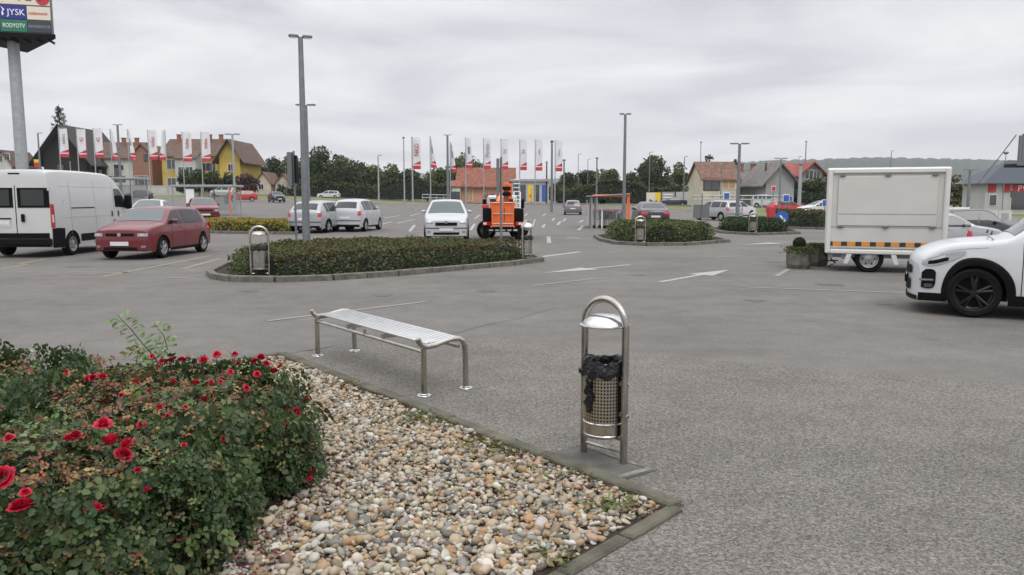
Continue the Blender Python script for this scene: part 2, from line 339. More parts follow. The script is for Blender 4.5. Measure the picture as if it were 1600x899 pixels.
def inpoly_np(X,Y,poly):
    c=np.zeros(len(X),bool); j=len(poly)-1
    for i in range(len(poly)):
        xi,yi=poly[i][:2]; xj,yj=poly[j][:2]
        with np.errstate(divide='ignore',invalid='ignore'):
            m=((yi>Y)!=(yj>Y))&(X<(xj-xi)*(Y-yi)/(yj-yi+1e-12)+xi)
        c^=m; j=i
    return c
M['lamp_glass']=mat('headlight_glass',(.30,.32,.34),.08,.5,spec=1,coat=1); M['slat']=mat('satin_steel_slat',(.60,.60,.60),.36,.9,.06,8); M['stem']=mat('rose_stem',(.05,.06,.025),.8); M['stem_green']=mat('green_stem',(.10,.14,.05),.7)
def _cp():
    m=bpy.data.materials.new('clear_acrylic_pane'); m.use_nodes=True; t=m.node_tree; b=t.nodes['Principled BSDF']; b.inputs['Base Color'].default_value=(.5,.55,.55,1); b.inputs['Roughness'].default_value=.08; tr=t.nodes.new('ShaderNodeBsdfTransparent'); mi=t.nodes.new('ShaderNodeMixShader'); mi.inputs[0].default_value=.72; t.links.new(b.outputs[0],mi.inputs[1]); t.links.new(tr.outputs[0],mi.inputs[2]); t.links.new(mi.outputs[0],t.nodes['Material Output'].inputs[0]); return m
M['pane_clear']=_cp()
# ================================================================ SETTING
def struct(o): o['kind']='structure'; return o
OX,OY=0.0,-14.0
edge_px=[(-900,308),(-300,309),(0,309),(300,311),(440,313.5),(600,318),(800,320),(900,322),(1000,325),(1100,331),(1170,337),(1250,342),(1330,346),(1420,352),(1500,352),(1700,356),(2300,380)]
E_=[at(*p) for p in edge_px]
Ea=[math.atan2(v.x-OX,v.y-OY) for v in E_]; Er=[math.hypot(v.x-OX,v.y-OY) for v in E_]
phis=np.linspace(-1.25,1.25,190); RE=np.interp(phis,Ea,Er)
def fan(name,radii,zoff,m):
    mb=MB(); rows=[]
    for k in range(radii.shape[1]):
        row=[]
        for i,ph in enumerate(phis):
            r=radii[i,k]; x=OX+r*math.sin(ph); y=OY+r*math.cos(ph); row.append((x,y,G(x,y)+(zoff(k) if callable(zoff) else zoff)))
        rows.append(row)
    mb.grid(rows); return struct(mb.build(name,m,recalc=False,smooth=60))
fr=np.concatenate([[.0],np.linspace(.05,1,70)**1.3])
lot=np.outer(RE,fr); lot[:,0]=.01
fan('parking_lot',lot,0.0,'asphalt')
far=np.concatenate([np.array([.6,4,10,20,35,60,100,180,350,800,2000,6000])]); ter=np.concatenate([lot[:,:],RE[:,None]+.25+np.zeros((len(phis),1)),RE[:,None]+far[None]],1)
nl=lot.shape[1]
fan('ground',ter,lambda k:-.06 if k<nl else (.02 if k==nl else .09),'grass')
rows=lambda o,z:[(OX+(RE[i]+o)*math.sin(ph),OY+(RE[i]+o)*math.cos(ph),G(OX+(RE[i]+o)*math.sin(ph),OY+(RE[i]+o)*math.cos(ph))+z) for i,ph in enumerate(phis)]
mb=MB(); mb.grid([rows(-.02,-.05),rows(-.02,.11),rows(.30,.12),rows(.30,.0)]); struct(mb.build('lot_edge_kerb','concrete_light',recalc=False))
# street behind the verge
ST=[(-330,262),(-200,232),(-90,190),(-39,167),(0,150),(27,136),(38,119),(52,104),(80,86),(130,62)]
def dens(pts,step,closed=False):
    o=[]; n=len(pts)
    for i in range(n if closed else n-1):
        a=Vector(pts[i][:2]); b=Vector(pts[(i+1)%n][:2]); k=max(1,int((b-a).length/step))
        o+=[a.lerp(b,j/k) for j in range(k)]
    if not closed: o.append(Vector(pts[-1][:2]))
    return o
sp_=dens(ST,4); L_=[];Rr=[]
for i,p in enumerate(sp_):
    d=(sp_[min(i+1,len(sp_)-1)]-sp_[max(i-1,0)]).normalized(); n_=Vector((-d.y,d.x))
    L_.append(p+n_*4); Rr.append(p-n_*4)
mb=MB(); mb.grid([[(p.x,p.y,G(p.x,p.y)+.17) for p in q] for q in (L_,[ (a+b)/2 for a,b in zip(L_,Rr)],Rr)]); struct(mb.build('street','street',recalc=False))
# flat sheets on the lot
def sheet(name,pts,z,m,res=None):
    mb=MB(); mb.add([(p[0],p[1],(G(p[0],p[1]) if len(p)<3 else p[2])+z) for p in pts],[tuple(range(len(pts)))]); return struct(mb.build(name,m,recalc=True,smooth=0))
A_=lambda *ps:[at(*p) for p in ps]
rz=A_((440,556),(500,545),(560,535),(640,529),(720,526),(800,531),(870,538),(960,547),(1050,558),(1180,569),(1300,580),(1450,591),(1600,604),(1800,622),(2200,660))
# ragged seam between the coarse and the smooth surfacing
zz=[rz[0]]
for a,b in zip(rz[:-1],rz[1:]):
    k=max(2,int((b-a).length/.12))
    for j in range(1,k+1):
        p=a.lerp(b,j/k); p.y+=random.uniform(-.025,.025); zz.append(p)
sheet('pavement',[(p.x,p.y,0) for p in zz]+[(9,-9,0),(-9,-9,0),(-9,7,0)],.004,'asphalt_rough')
bx=at(440,556); bc=at(1055,797); bf=(at(880,899)-bc).normalized(); bl=(at(200,592)-bx).normalized()
bed=[bx,bc,bc+bf*5.5,Vector((-9,-1.5,0)),bx+bl*9]
sheet('planting_bed',bed,.010,'soil')
def kerb_line(mb,a,b,w,h,z0=0,seg=1.0,gap=.008,j=.006):
    a=Vector((a[0],a[1],0)); b=Vector((b[0],b[1],0)); L=(b-a).length; n=max(1,round(L/seg)); d=(b-a)/L; nn=Vector((-d.y,d.x,0))
    for i in range(n):
        p=a+d*(L*i/n+gap/2); q=a+d*(L*(i+1)/n-gap/2); hh=h+random.uniform(-j,j); o=nn*random.uniform(-j,j)
        w2=w/2; c=.012
        vs=[]
        for z,ins in ((z0,0),(z0+hh-c,0),(z0+hh,c)):
            for s,e in ((p,-1),(p,1),(q,1),(q,-1)):
                al=d*(ins if s is p else -ins); v=s+al+nn*e*(w2-ins)+o; vs.append((v.x,v.y,z))
        mb.add(vs,[(3,2,1,0),(8,9,10,11)]+[(k*4+i_,k*4+(i_+1)%4,k*4+4+(i_+1)%4,k*4+4+i_) for k in (0,1) for i_ in range(4)])
mb=MB(); kerb_line(mb,bx,bc,.105,.046); kerb_line(mb,bc,bc+bf*5.5,.085,.026,seg=.5,gap=.014); kerb_line(mb,bx,bx+bl*9,.09,.04); struct(mb.build('bed_kerb','kerb_old',recalc=True))
pad=A_((846,716),(908,697),(1026,737),(962,755))
mb=MB(); mb.add([(p.x,p.y,z) for z in (.0,.012) for p in pad],[(0,1,2,3),(4,5,6,7)]+[(i,(i+1)%4,4+(i+1)%4,4+i) for i in range(4)]); struct(mb.build('bin_footing_slab','pad',smooth=0))
M['pad_edge']=mat('pale_worn_concrete',(.155,.145,.125),.9,0,.55,14)
mb=MB()
for i in range(4):
    if i==0: continue
    a,b=pad[i],pad[(i+1)%4]; c_=(pad[0]+pad[1]+pad[2]+pad[3])/4; a1,b1=a.lerp(c_,.05),b.lerp(c_,.05); a2,b2=a.lerp(c_,.20),b.lerp(c_,.20); mb.add([(v.x,v.y,.0145+.0003*i) for v in (a1,b1,b2,a2)],[(0,1,2,3)])
struct(mb.build('slab_worn_edge','pad_edge',smooth=0))
# painted markings
def stripe(p,q,w,m='marking'):
    a,b=at(*p),at(*q); d=(b-a).normalized(); n_=Vector((-d.y,d.x,0))*w/2
    k=max(1,int((b-a).length/1.5)); r1=[];r2=[]
    for i in range(k+1):
        c=a.lerp(b,i/k); 
        for r_,s_ in ((r1,1),(r2,-1)): v=c+n_*s_; r_.append((v.x,v.y,G(v.x,v.y)+.006))
    mk[m].grid([r1,r2])
mk={k:MB() for k in ('marking','marking_faint','marking_yellow')}
def arrow(tip,tail,w,hw,hl,m='marking'):
    a,b=at(*tip),at(*tail); d=(a-b); L=d.length; d/=L; n_=Vector((-d.y,d.x,0)); 
    pts=[b+n_*w/2,a-d*hl+n_*w/2,a-d*hl+n_*hw/2,a,a-d*hl-n_*hw/2,a-d*hl-n_*w/2,b-n_*w/2]
    mk[m].add([(p.x,p.y,.0065) for p in pts],[(0,1,5,6),(2,3,4)])
stripe((418,502),(664,472),.10,'marking_faint'); stripe((0,555),(52,549),.12)
arrow((850,427),(985,414),.13,.62,1.6); arrow((1140,422),(1032,441),.13,.6,1.6)
stripe((830,447),(928,436),.10,'marking_faint'); stripe((1120,403),(1152,400),.10,'marking_faint'); arrow((1152,383),(1216,380),.14,.7,2.2)
stripe((836,403),(906,394),.22); stripe((1158,449),(1440,459),.10,'marking_faint'); stripe((1213,432),(1232,421),.12,'marking_faint')
for p,q in [((858,380),(857,370)),((848,356),(851,351)),((871,352),(876,346)),((904,360),(911,353)),((880,346),(884,342)),((885,371),(906,373)),((863,345),(866,341)),((905,348),(912,344)),((640,362),(648,352)),((620,349),(648,343)),((600,341),(625,337)),((565,333),(588,330)),((640,338),(655,334)),((735,360),(742,350)),((700,345),(712,341)),((742,342),(750,336)),((590,352),(612,347)),((820,338),(824,334)),((848,338),(853,334)),((365,328),(420,326)),((375,322),(412,321))]: stripe(p,q,.16)
for p,q in [((55,431),(200,426)),((160,433),(330,400)),((285,421),(345,404)),((262,435),(305,434)),((30,413),(75,405)),((0,421),(45,413)),((330,392),(345,390))]: stripe(p,q,.13,'marking_yellow')
mk['tar']=MB(); M['tar']=mat('tar_seam',(.055,.052,.048),.8,0,.3,20); M['oil']=mat('oil_stain',(.085,.082,.078),.7,0,.25,9)
def seam(pts,w):
    P=dens([at(*p) for p in pts],.25); r1=[];r2=[]
    for i,p in enumerate(P):
        ww=w*random.uniform(.35,1); p=p+Vector((random.gauss(0,.008),random.gauss(0,.012))); r1.append((p.x,p.y+ww/2,.0075)); r2.append((p.x,p.y-ww/2,.0075))
    mk['tar'].grid([r1,r2])
seam([(440,555),(500,546),(562,534)],.035); nk_=Vector((-(bc-bx).normalized().y,(bc-bx).normalized().x,0))*.062
def seamw(a,b,w):
    P=dens([a,b],.07); r1=[];r2=[]
    for p in P:
        ww=w*random.uniform(.3,1.2); r1.append((p.x+nk_.x/.062*ww,p.y+nk_.y/.062*ww,.0078)); r2.append((p.x-nk_.x/.062*.01,p.y-nk_.y/.062*.01,.0078))
    mk['tar'].grid([r1,r2])
seamw(bx+nk_,bc+nk_,.022); seam([(690,527),(730,517),(765,507),(800,501),(870,481)],.022); seam([(1160,449),(1090,466),(1000,470)],.014); seam([(0,480),(90,476),(210,480)],.014); seam([(1230,500),(1330,507),(1440,530),(1600,541)],.012)
mb=MB()
for px,py,s in [(120,417,.35),(250,415,.3),(390,455,.25),(690,392,.4),(640,366,.5),(790,389,.45),(560,378,.4),(900,420,.22),(1000,430,.18),(1180,470,.22),(1300,445,.35),(1380,475,.16),(1210,410,.3),(600,462,.2),(760,455,.25),(310,408,.3),(880,395,.25)]:
    p=at(px,py); n=18; mb.add([(p.x+s*math.cos(a)*random.uniform(.5,1),p.y+s*math.sin(a)*random.uniform(.5,1),G(p.x,p.y)+.0035+.0001*px/100) for a in np.linspace(0,2*PI,n,endpoint=False)],[tuple(range(n))])
struct(mb.build('oil_stains','oil',recalc=True,smooth=0))
struct(mk.pop('tar').build('tar_seams','tar',recalc=True,smooth=0))
for k,v in mk.items(): struct(v.build({'marking':'road_markings','marking_faint':'faded_road_markings','marking_yellow':'yellow_road_markings'}[k],k,recalc=True,smooth=0))
# ---------------------------------------------------------------- kerbed islands and their hedges
def ring_kerb(name,poly,h=.12,w=.16,seg=.75):
    mb=MB(); P=dens(poly,seg*.98,True); n=len(P)
    for i in range(n):
        a=P[i];b=P[(i+1)%n]; z0=min(G(a.x,a.y),G(b.x,b.y))-.05; kerb_line(mb,a,b,w,h+.05,z0,seg=9,gap=.025,j=.006)
    struct(mb.build(name+'_kerb','concrete')); 
    mb=MB(); mb.add([(p.x,p.y,G(p.x,p.y)+.06) for p in P],[tuple(range(n))]); struct(mb.build(name+'_soil','soil',smooth=0))
def dist_poly(X,Y,poly):
    d=np.full(len(X),1e9)
    for i in range(len(poly)):
        ax,ay=poly[i][:2]; bx_,by_=poly[(i+1)%len(poly)][:2]; ux,uy=bx_-ax,by_-ay; t=np.clip(((X-ax)*ux+(Y-ay)*uy)/(ux*ux+uy*uy+1e-9),0,1); d=np.minimum(d,np.hypot(X-ax-t*ux,Y-ay-t*uy))
    return d
def bumps(X,Y,s=1.0,seed=0):
    r=np.random.default_rng(seed); o=0
    for k in range(7):
        a=r.uniform(0,6.28); f=r.uniform(1.5,6)*s; o=o+np.sin((X*np.cos(a)+Y*np.sin(a))*f+r.uniform(0,6))/7*1.6
    return o
def hedge(label,poly,H,n,cols,wts,tips,tipw,margin,size,seed,group=None,cat='hedge',name='hedge',holes=()):
    poly=[(p[0],p[1]) for p in poly]; xs=[p[0] for p in poly]; ys=[p[1] for p in poly]
    cxx,cyy=sum(xs)/len(xs),sum(ys)/len(ys); z0=G(cxx,cyy)
    o=thing(name,label,cat,(cxx,cyy,z0),0,group)
    def h(X,Y,d): return H*(.62+.38*np.sqrt(np.clip((d-margin)/.4,0,1)))*(1+(.11 if H<2 else .42)*bumps(X,Y,1 if H<2 else .12,seed)+(.06 if H<2 else .15)*bumps(X,Y,3 if H<2 else .5,seed+1))
    X=rng.uniform(min(xs),max(xs),n*5); Y=rng.uniform(min(ys),max(ys),n*5); ins=inpoly_np(X,Y,poly); X,Y=X[ins],Y[ins]; d=dist_poly(X,Y,poly); k=d>margin*(.7+.5*rng.random(len(d))); X,Y,d=X[k][:n],Y[k][:n],d[k][:n]
    for q in holes: k=(abs(X-q.x)<.30)&(Y<q.y+.28); X,Y,d=X[~k],Y[~k],d[~k]
    hh=h(X,Y,d); u=rng.random(len(X)); side=(d-margin)<.28
    z=np.where(side,hh*u**.95,hh*(1-.28*u**2)); z+=np.minimum(rng.exponential(.05 if H<2 else .3,len(z)),.11 if H<2 else 2)*(u>.72)
    nr=rng.normal(size=(len(X),3))*.8+np.array([0,-.3,.8]); c=pick(cols,wts,len(X))
    tm=(rng.random(len(X))<tipw*(.5+.8*(bumps(X,Y,.4,seed+5)>-.1)))&(z>hh*.72); c[tm]=pick(tips,[1]*len(tips),tm.sum())
    P=np.stack([X-cxx,Y-cyy,z+.05],1); leafmesh('foliage',P,nr,size*rng.uniform(.6,1.3,len(X)),c,'leaf',o)
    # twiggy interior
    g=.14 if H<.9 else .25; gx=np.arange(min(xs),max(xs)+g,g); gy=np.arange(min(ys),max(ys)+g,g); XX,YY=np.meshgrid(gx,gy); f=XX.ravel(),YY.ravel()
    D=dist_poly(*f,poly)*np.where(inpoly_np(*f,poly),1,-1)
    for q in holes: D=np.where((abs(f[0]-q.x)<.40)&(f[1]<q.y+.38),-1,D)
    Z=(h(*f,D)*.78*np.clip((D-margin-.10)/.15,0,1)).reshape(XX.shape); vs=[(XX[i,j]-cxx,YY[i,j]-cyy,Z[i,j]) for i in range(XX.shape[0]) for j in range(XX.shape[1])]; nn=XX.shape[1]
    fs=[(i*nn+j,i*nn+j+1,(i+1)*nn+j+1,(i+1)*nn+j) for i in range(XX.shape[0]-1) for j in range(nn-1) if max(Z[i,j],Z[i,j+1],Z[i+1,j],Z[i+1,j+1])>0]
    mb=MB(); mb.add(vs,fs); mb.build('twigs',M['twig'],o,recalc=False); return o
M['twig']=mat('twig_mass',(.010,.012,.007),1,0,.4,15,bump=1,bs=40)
GR=[(.058,.084,.026),(.088,.112,.036),(.038,.060,.021),(.125,.14,.05)]; RD=[(.11,.062,.036),(.105,.082,.036),(.14,.11,.045),(.075,.045,.03)]
i1=A_((328,430),(335,436),(362,440),(430,441),(520,438),(620,431),(720,422),(800,415),(846,409),(838,404),(760,400),(640,399),(520,400),(420,406),(350,418))
ring_kerb('traffic_island',i1); hedge('long low clipped hedge with reddish tips on the kerbed island behind the bench',i1,.50,44000,GR,[4,4,3,1.5],RD,.42,.45,.062,1,holes=[at(407,437),at(823,411)])
i2=A_((930,371),(940,377),(962,382),(1010,384.5),(1070,384),(1138,379),(1120,374),(1040,370),(960,368))
ring_kerb('second_island',i2); hedge('green hedge on the small island around the lamp post right of centre',i2,.68,15000,[(.055,.085,.025),(.085,.12,.035),(.035,.055,.02),(.13,.15,.05)],[4,4,3,2],[(.12,.13,.05),(.10,.09,.04)],.3,.5,.09,2,holes=[at(1000,383.5)])
i3=A_((1105,359),(1130,365),(1180,368),(1248,366),(1240,362),(1160,358))
ring_kerb('third_island',i3); hedge('dark green hedge on the island behind and right of the lamp post island',i3,.62,9000,[(.03,.055,.018),(.045,.075,.025),(.02,.035,.013)],[3,3,2],[(.06,.08,.03)],.2,.6,.11,3,holes=[at(1176,367)])
i4=A_((1190,352.5),(1230,357.5),(1300,359.5),(1310,354),(1260,350))
ring_kerb('fourth_island',i4); hedge('dark hedge with thin red flowering front left of the trailer',i4,.9,8000,[(.03,.05,.02),(.05,.08,.028),(.09,.11,.04)],[3,3,1],[(.20,.06,.05)],.15,.5,.12,4)
i0=A_((300,360),(322,364.5),(400,366),(462,366.5),(470,360),(400,356),(320,354)); ring_kerb('left_island',i0)
hedge('low yellow-green shrub strip beside the red hatchbacks',i0,.50,12000,[(.24,.20,.035),(.18,.19,.045),(.10,.13,.035),(.30,.22,.04)],[3,3,2,2],[(.32,.22,.04)],.3,.35,.10,5,cat='shrub strip',name='shrub_strip')
# small verge shrubs seen past the silver cars at the right
# ---------------------------------------------------------------- hills
def hill(name,pts,Y,depth,seed,bump=8):
    rr=np.random.default_rng(seed); xs=np.linspace(pts[0][0],pts[-1][0],240); top=np.interp(xs,[p[0] for p in pts],[p[1] for p in pts]); rows=[]
    ph=rr.uniform(0,6,8)
    for k,(fy,fz) in enumerate([(-1,0),(-.8,.25),(-.5,.6),(-.25,.85),(0,1),(.4,.8),(1,0)]):
        row=[]
        for i,x in enumerate(xs):
            p=pd(x,top[i],Y); base=2.5; wob=sum(math.sin(x*.02*(q+1)+ph[q]+k*1.7) for q in range(8))/8
            z=base+(p.z-base)*fz*(1+.06*wob*(0 if k==4 else 1))+ (rr.uniform(0,bump*.35) if fz==1 else rr.uniform(0,bump) if 0<fz<1 else 0); row.append((p.x*(1+fy*depth/Y),Y+fy*depth,z))
        rows.append(row)
    mb=MB(); mb.grid(rows); struct(mb.build(name,'hill',recalc=False,smooth=60))
hill('hills',[(1040,300),(1090,272),(1150,256),(1210,252),(1300,250),(1360,247),(1450,249),(1520,250),(1600,253),(1700,250),(1900,262),(2300,290)],2600,700,1,14)
hill('distant_hills',[(540,300),(590,276),(640,268),(690,277),(760,285),(830,282),(880,279),(930,285),(1010,290),(1100,280)],4200,500,2,10)
hill('low_hills',[(-200,270),(-60,280),(60,276),(130,272),(200,284),(330,280),(420,285),(520,280),(600,292)],3000,500,3,10)
# ---------------------------------------------------------------- trees
GREENS={'mid':[(.070,.095,.032),(.10,.125,.045),(.045,.068,.024),(.13,.145,.06)],'dark':[(.040,.060,.024),(.060,.080,.030),(.026,.042,.018),(.085,.10,.042)],'olive':[(.10,.10,.04),(.13,.12,.05),(.07,.075,.03),(.16,.13,.06)],'purple':[(.075,.042,.036),(.09,.055,.042),(.055,.034,.03)]}
def tree(px,ytop,wpx,Y,kind,label,group=None,seed=None,low=.10,cat='tree',name='tree',dens_=1.0,hh=None):
    base=gp(px,Y); H=pd(px,ytop,Y).z-base.z if hh is None else hh; r=wpx/2/FP*Y
    o=thing(name,label,cat,base,0,group); rr=np.random.default_rng(seed if seed is not None else int(px*7+Y))
    mb=MB(); th=H*.55; mb.tube([(0,0,-.1),(rr.normal()*.1,0,th*.5),(rr.normal()*.2,0,th)],[.035*H,.028*H,.015*H],8)
    nb=rr.integers(7,11); blobs=[]
    for k in range(nb):
        a=rr.uniform(0,6.28); q=rr.uniform(.15,.62)*r; zc=H*rr.uniform(low+.18,.80); br=rr.uniform(.28,.46)*min(r,H*.5)*1.15; zc=min(zc,H-br*.9); blobs.append((q*math.cos(a),q*math.sin(a),zc,br))
        mb.tube([(0,0,th*rr.uniform(.4,.9)),(q*math.cos(a)*.5,q*math.sin(a)*.5,(zc+th*.6)/2),(q*math.cos(a),q*math.sin(a),zc)],[.014*H,.010*H,.004*H],6)
    bt=min(r*.5,H*.28); blobs.append((rr.normal()*.1*r,0,H-bt,bt)); blobs.append((-.3*r,0,H*.62,r*.45)); blobs.append((.33*r,0,H*.58,r*.45))
    if low<.15: blobs+= [(-.4*r,-.1*r,H*.28,r*.42),(.42*r,-.1*r,H*.28,r*.42),(0,-.2*r,H*.25,r*.45)]
    mb.build('trunk','bark',o)
    s=max(.20,Y*.0024); area=sum(b[3]**2 for b in blobs)*12; n=int(min(9000,area/(s*s)*1.15)*dens_)
    bw=np.array([b[3]**2 for b in blobs]); bi=rr.choice(len(blobs),n,p=bw/bw.sum()); B=np.array(blobs)[bi]; d=rr.normal(size=(n,3)); d/=np.linalg.norm(d,axis=1)[:,None]
    rad=B[:,3]*(1-.42*rr.random(n)**1.6)*(1+.16*np.sin(d[:,0]*7+B[:,0]*3)*np.sin(d[:,2]*6+B[:,1]*5)+.05*rr.normal(size=n)); P=B[:,:3]+d*rad[:,None]*np.array([1,1,.85])
    P[:,2]=np.maximum(P[:,2],.15)
    cl=GREENS[kind]; c=np.array([cl[(i*5)%len(cl)] for i in bi]); c=c*.5+pick(cl,[1]*len(cl),n)*.5
    leafmesh('crown',P,d+rr.normal(size=(n,3))*.7,s*rr.uniform(.7,1.5,n),c,'leaf',o,aspect=.85); return o
TG='trees along the far side of the street'
for i,(px,yt,wp,Y,kd,lb) in enumerate([
 (398,250,60,185,'mid','bushy tree just left of the yellow house end'),(432,243,52,190,'dark','dark round tree behind the far dark car on the left'),(462,240,50,178,'mid','broad tree behind the back-to-back signs'),
 (497,226,66,172,'dark','tallest dark tree just right of the nearest lamp post'),(528,240,50,176,'mid','mid green tree, second right of the nearest lamp post'),(556,248,60,170,'dark','wide dark tree above the empty parking bays left of centre'),(588,255,48,172,'mid','tree behind the thin lamp post left of the banners'),(612,254,46,170,'mid','tree left of the tall thin lamp post'),
 (640,262,46,165,'dark','dark tree behind the first red-lettered banner'),(668,268,40,168,'olive','autumn-tinted tree behind the second banner'),(693,260,50,172,'dark','dark tree left of the orange-roofed house'),(728,237,84,178,'mid','large rounded tree rising behind the orange-roofed house'),
 (892,268,54,158,'dark','dark tree right of the last banner'),(916,264,48,160,'dark','round tree left of the orange trolley shelter top'),(950,263,52,158,'mid','rounded tree behind the orange trolley shelter'),(988,268,46,155,'dark','dark tree between the trolley shelter and tall tree'),(1022,240,74,165,'dark','tall full tree left of the mossy-roofed house'),(1062,252,40,170,'mid','tree touching the left gable of the mossy-roofed house'),
 (1108,241,26,190,'dark','tree top peeking over the left of the mossy roof'),(1150,249,26,190,'dark','tree top peeking over the right of the mossy roof'),(1275,274,58,120,'dark','dark dense tree just left of the white trailer'),(1252,284,40,125,'dark','dark low tree left of the tree by the trailer'),
 (1492,272,34,100,'olive','yellowing tree at the right edge of the trailer'),(1516,285,44,105,'dark','dark tree between the trailer and the red-banded shop'),(872,285,40,162,'olive','low olive tree behind the last banner poles')]):
    tree(px,yt,wp,Y,kd,lb,TG)
tree(768,276,50,190,'olive','olive tree between orange-roofed house and glass shop',TG)
for px,yt,wp,lb in [(290,263,32,'leftmost'),(312,262,34,'second'),(336,265,34,'third'),(358,266,32,'rightmost')]:
    tree(px,yt,wp,150,'dark',lb+' of the four round bushes in front of the yellow house','round bushes before the yellow house',cat='bush',name='round_bush')
tree(385,268,44,165,'purple','purple-leaved tree right of the yellow house')
for px,yt,wp in [(640,293,120),(560,295,110),(480,292,100),(900,297,90),(985,298,90)]:
    pass
# row of undergrowth that closes the foot of the far tree line
hp=[pd(430,300,168),pd(520,300,166),pd(640,300,160),pd(716,300,160)]; hp=[(p.x,p.y) for p in hp]+[(p.x*1.03,p.y+5) for p in reversed(hp)]
hedge('dark unbroken undergrowth at the foot of the trees left of the orange-roofed house',hp,3.4,11000,GREENS['dark'],[1,1,1,.5],GREENS['mid'],.4,.5,.5,7,cat='undergrowth',name='undergrowth')
hp=[pd(868,300,148),pd(1070,300,144)]; hp=[(p.x,p.y) for p in hp]+[(p.x*1.03,p.y+5) for p in reversed(hp)]
hedge('dark undergrowth at the foot of the trees behind the trolley shelter',hp,3.2,8000,GREENS['dark'],[1,1,1,.5],GREENS['mid'],.3,.5,.45,8,cat='undergrowth',name='undergrowth')
# bare dark conifer on the left
b=gp(101,175); o=thing('conifer','ragged dark conifer behind the black gable at the left','tree',b); H=pd(101,163,175).z-b.z
mb=MB(); mb.tube([(0,0,0),(0,0,H*.6),(0,0,H)],[.35,.2,.04],8); mb.build('trunk','bark',o); P=[];Nn=[]
mbb=MB()
for k in range(58):
    z=H*(.45+.54*k/58); ln=(H-z)*.33+.45; a=k*2.4+random.random()*.5; ln*=random.uniform(.65,1.15); pts=[(math.cos(a)*ln*u,math.sin(a)*ln*u,z-ln*.35*math.sin(u*2.4)+ln*.12*u) for u in (0,.35,.7,1)]; mbb.tube(pts,[.06,.05,.03,.01],5)
    for q in range(46):
        u=random.random()**.7; i=min(2,int(u*3)); f=u*3-i; p=Vector(pts[i]).lerp(Vector(pts[i+1]),f); P.append((p.x+random.gauss(0,.14),p.y+random.gauss(0,.14),p.z-random.random()*.45)); 
mbb.build('branches','bark',o); leafmesh('needles',P,rng.normal(size=(len(P),3)),.34,pick([(.018,.028,.018),(.03,.04,.024)],[1,1],len(P)),'leaf',o,aspect=.4)
# ================================================================ HOUSES
def house(label,xl,xr,Y,D,ye,yr,wall,roof,wins=(),gable=False,rz=0,oh=.6,chim=None,door=None,half=1,wg=None,name='house',ybot=None,cat='house'):
    """front edge xl..xr in photo px at depth Y; ridge along the facade, or towards us when gable"""
    c=gp((xl+xr)/2,Y); Wd=(xr-xl)/FP*Y; ze=pd(0,ye,Y).z-c.z; zr=pd(0,yr,Y+(0 if gable else D/2)).z-c.z
    L,Dp=(D,Wd) if gable else (Wd,D)
    o=thing(name,label,cat,(c.x,Y+D/2,c.z-.3),(PI/2 if gable else 0)+rz)
    ze+=.3; zr+=.3
    mb=MB(); poly=[(-Dp/2,0),(Dp/2,0),(Dp/2,ze),(0,zr-.08),(-Dp/2,ze)]
    n=5; vs=[(-L/2,y,z) for y,z in poly]+[(L/2,y,z) for y,z in poly]
    mb.add(vs,[(4,3,2,1,0),(5,6,7,8,9)]+[(i,(i+1)%n,n+(i+1)%n,n+i) for i in range(n)]); mb.build('wall',wall,o,smooth=0)
    sl_=(zr-ze)/(Dp/2); mb=MB()
    for s in (-1,1):
        ey=s*(Dp/2+oh); ez=ze-sl_*oh; t_=.22
        vs=[(-L/2-oh,0,zr),(L/2+oh,0,zr),(L/2+oh,ey,ez),(-L/2-oh,ey,ez)]; vs+= [(x,y,z+t_) for x,y,z in vs]
        mb.add(vs,[(0,1,2,3),(7,6,5,4),(0,4,5,1),(1,5,6,2),(2,6,7,3),(3,7,4,0)])
    rf=mb.build('roof',roof,o,smooth=0)
    if chim:
        for (u,) in chim: mb=MB(); mb.box((u*L-.35,-.4-Dp*.08,zr-1.2),(u*L+.35,.4-Dp*.08,zr+1.0)); mb.box((u*L-.45,-.5-Dp*.08,zr+1.0),(u*L+.45,.5-Dp*.08,zr+1.15)); mb.build('chimney','w_brick',rf,smooth=0)
    for w_ in wins:
        px,py,ww,wh=w_[:4]; kind=w_[4] if len(w_)>4 else 'win'
        q=pd(px,py,Y); u=q.x-c.x; z=q.z-c.z+.3
        f=MB(); g=MB()
        if gable:   # front face is local x=-L/2 ; world +x is local -y
            y=-u; f.box((-L/2-.08,y-ww/2,z-wh/2),(-L/2+.05,y+ww/2,z+wh/2)); g.box((-L/2-.10,y-ww/2+.1,z-wh/2+.1),(-L/2-.07,y-.04,z+wh/2-.1)); g.box((-L/2-.10,y+.04,z-wh/2+.1),(-L/2-.07,y+ww/2-.1,z+wh/2-.1))
        else:
            f.box((u-ww/2,-Dp/2-.08,z-wh/2),(u+ww/2,-Dp/2+.05,z+wh/2)); g.box((u-ww/2+.1,-Dp/2-.10,z-wh/2+.1),(u-.04,-Dp/2-.07,z+wh/2-.1)); g.box((u+.04,-Dp/2-.10,z-wh/2+.1),(u+ww/2-.1,-Dp/2-.07,z+wh/2-.1))
        fo=f.build('window' if kind!='door' else 'door','frame' if kind!='dark' else 'black',o,smooth=0); g.build('pane',{'win':'win','dark':'win','board':'board','door':'win'}[kind],fo,smooth=0)
    return o
house('small white gabled house at the far left behind the sign pylon',-6,22,165,9,256,236,'w_white','roof_brown',[(11,245,1.2,1.5),(0,248,1.2,1.5)],gable=True)
house('large barn with black boarded gable at the left',72,138,170,14,240,197,'wood','roof_dark',[(95,262,1.5,1.5,'dark'),(120,270,2,1.3,'dark')],gable=True,oh=2.2)
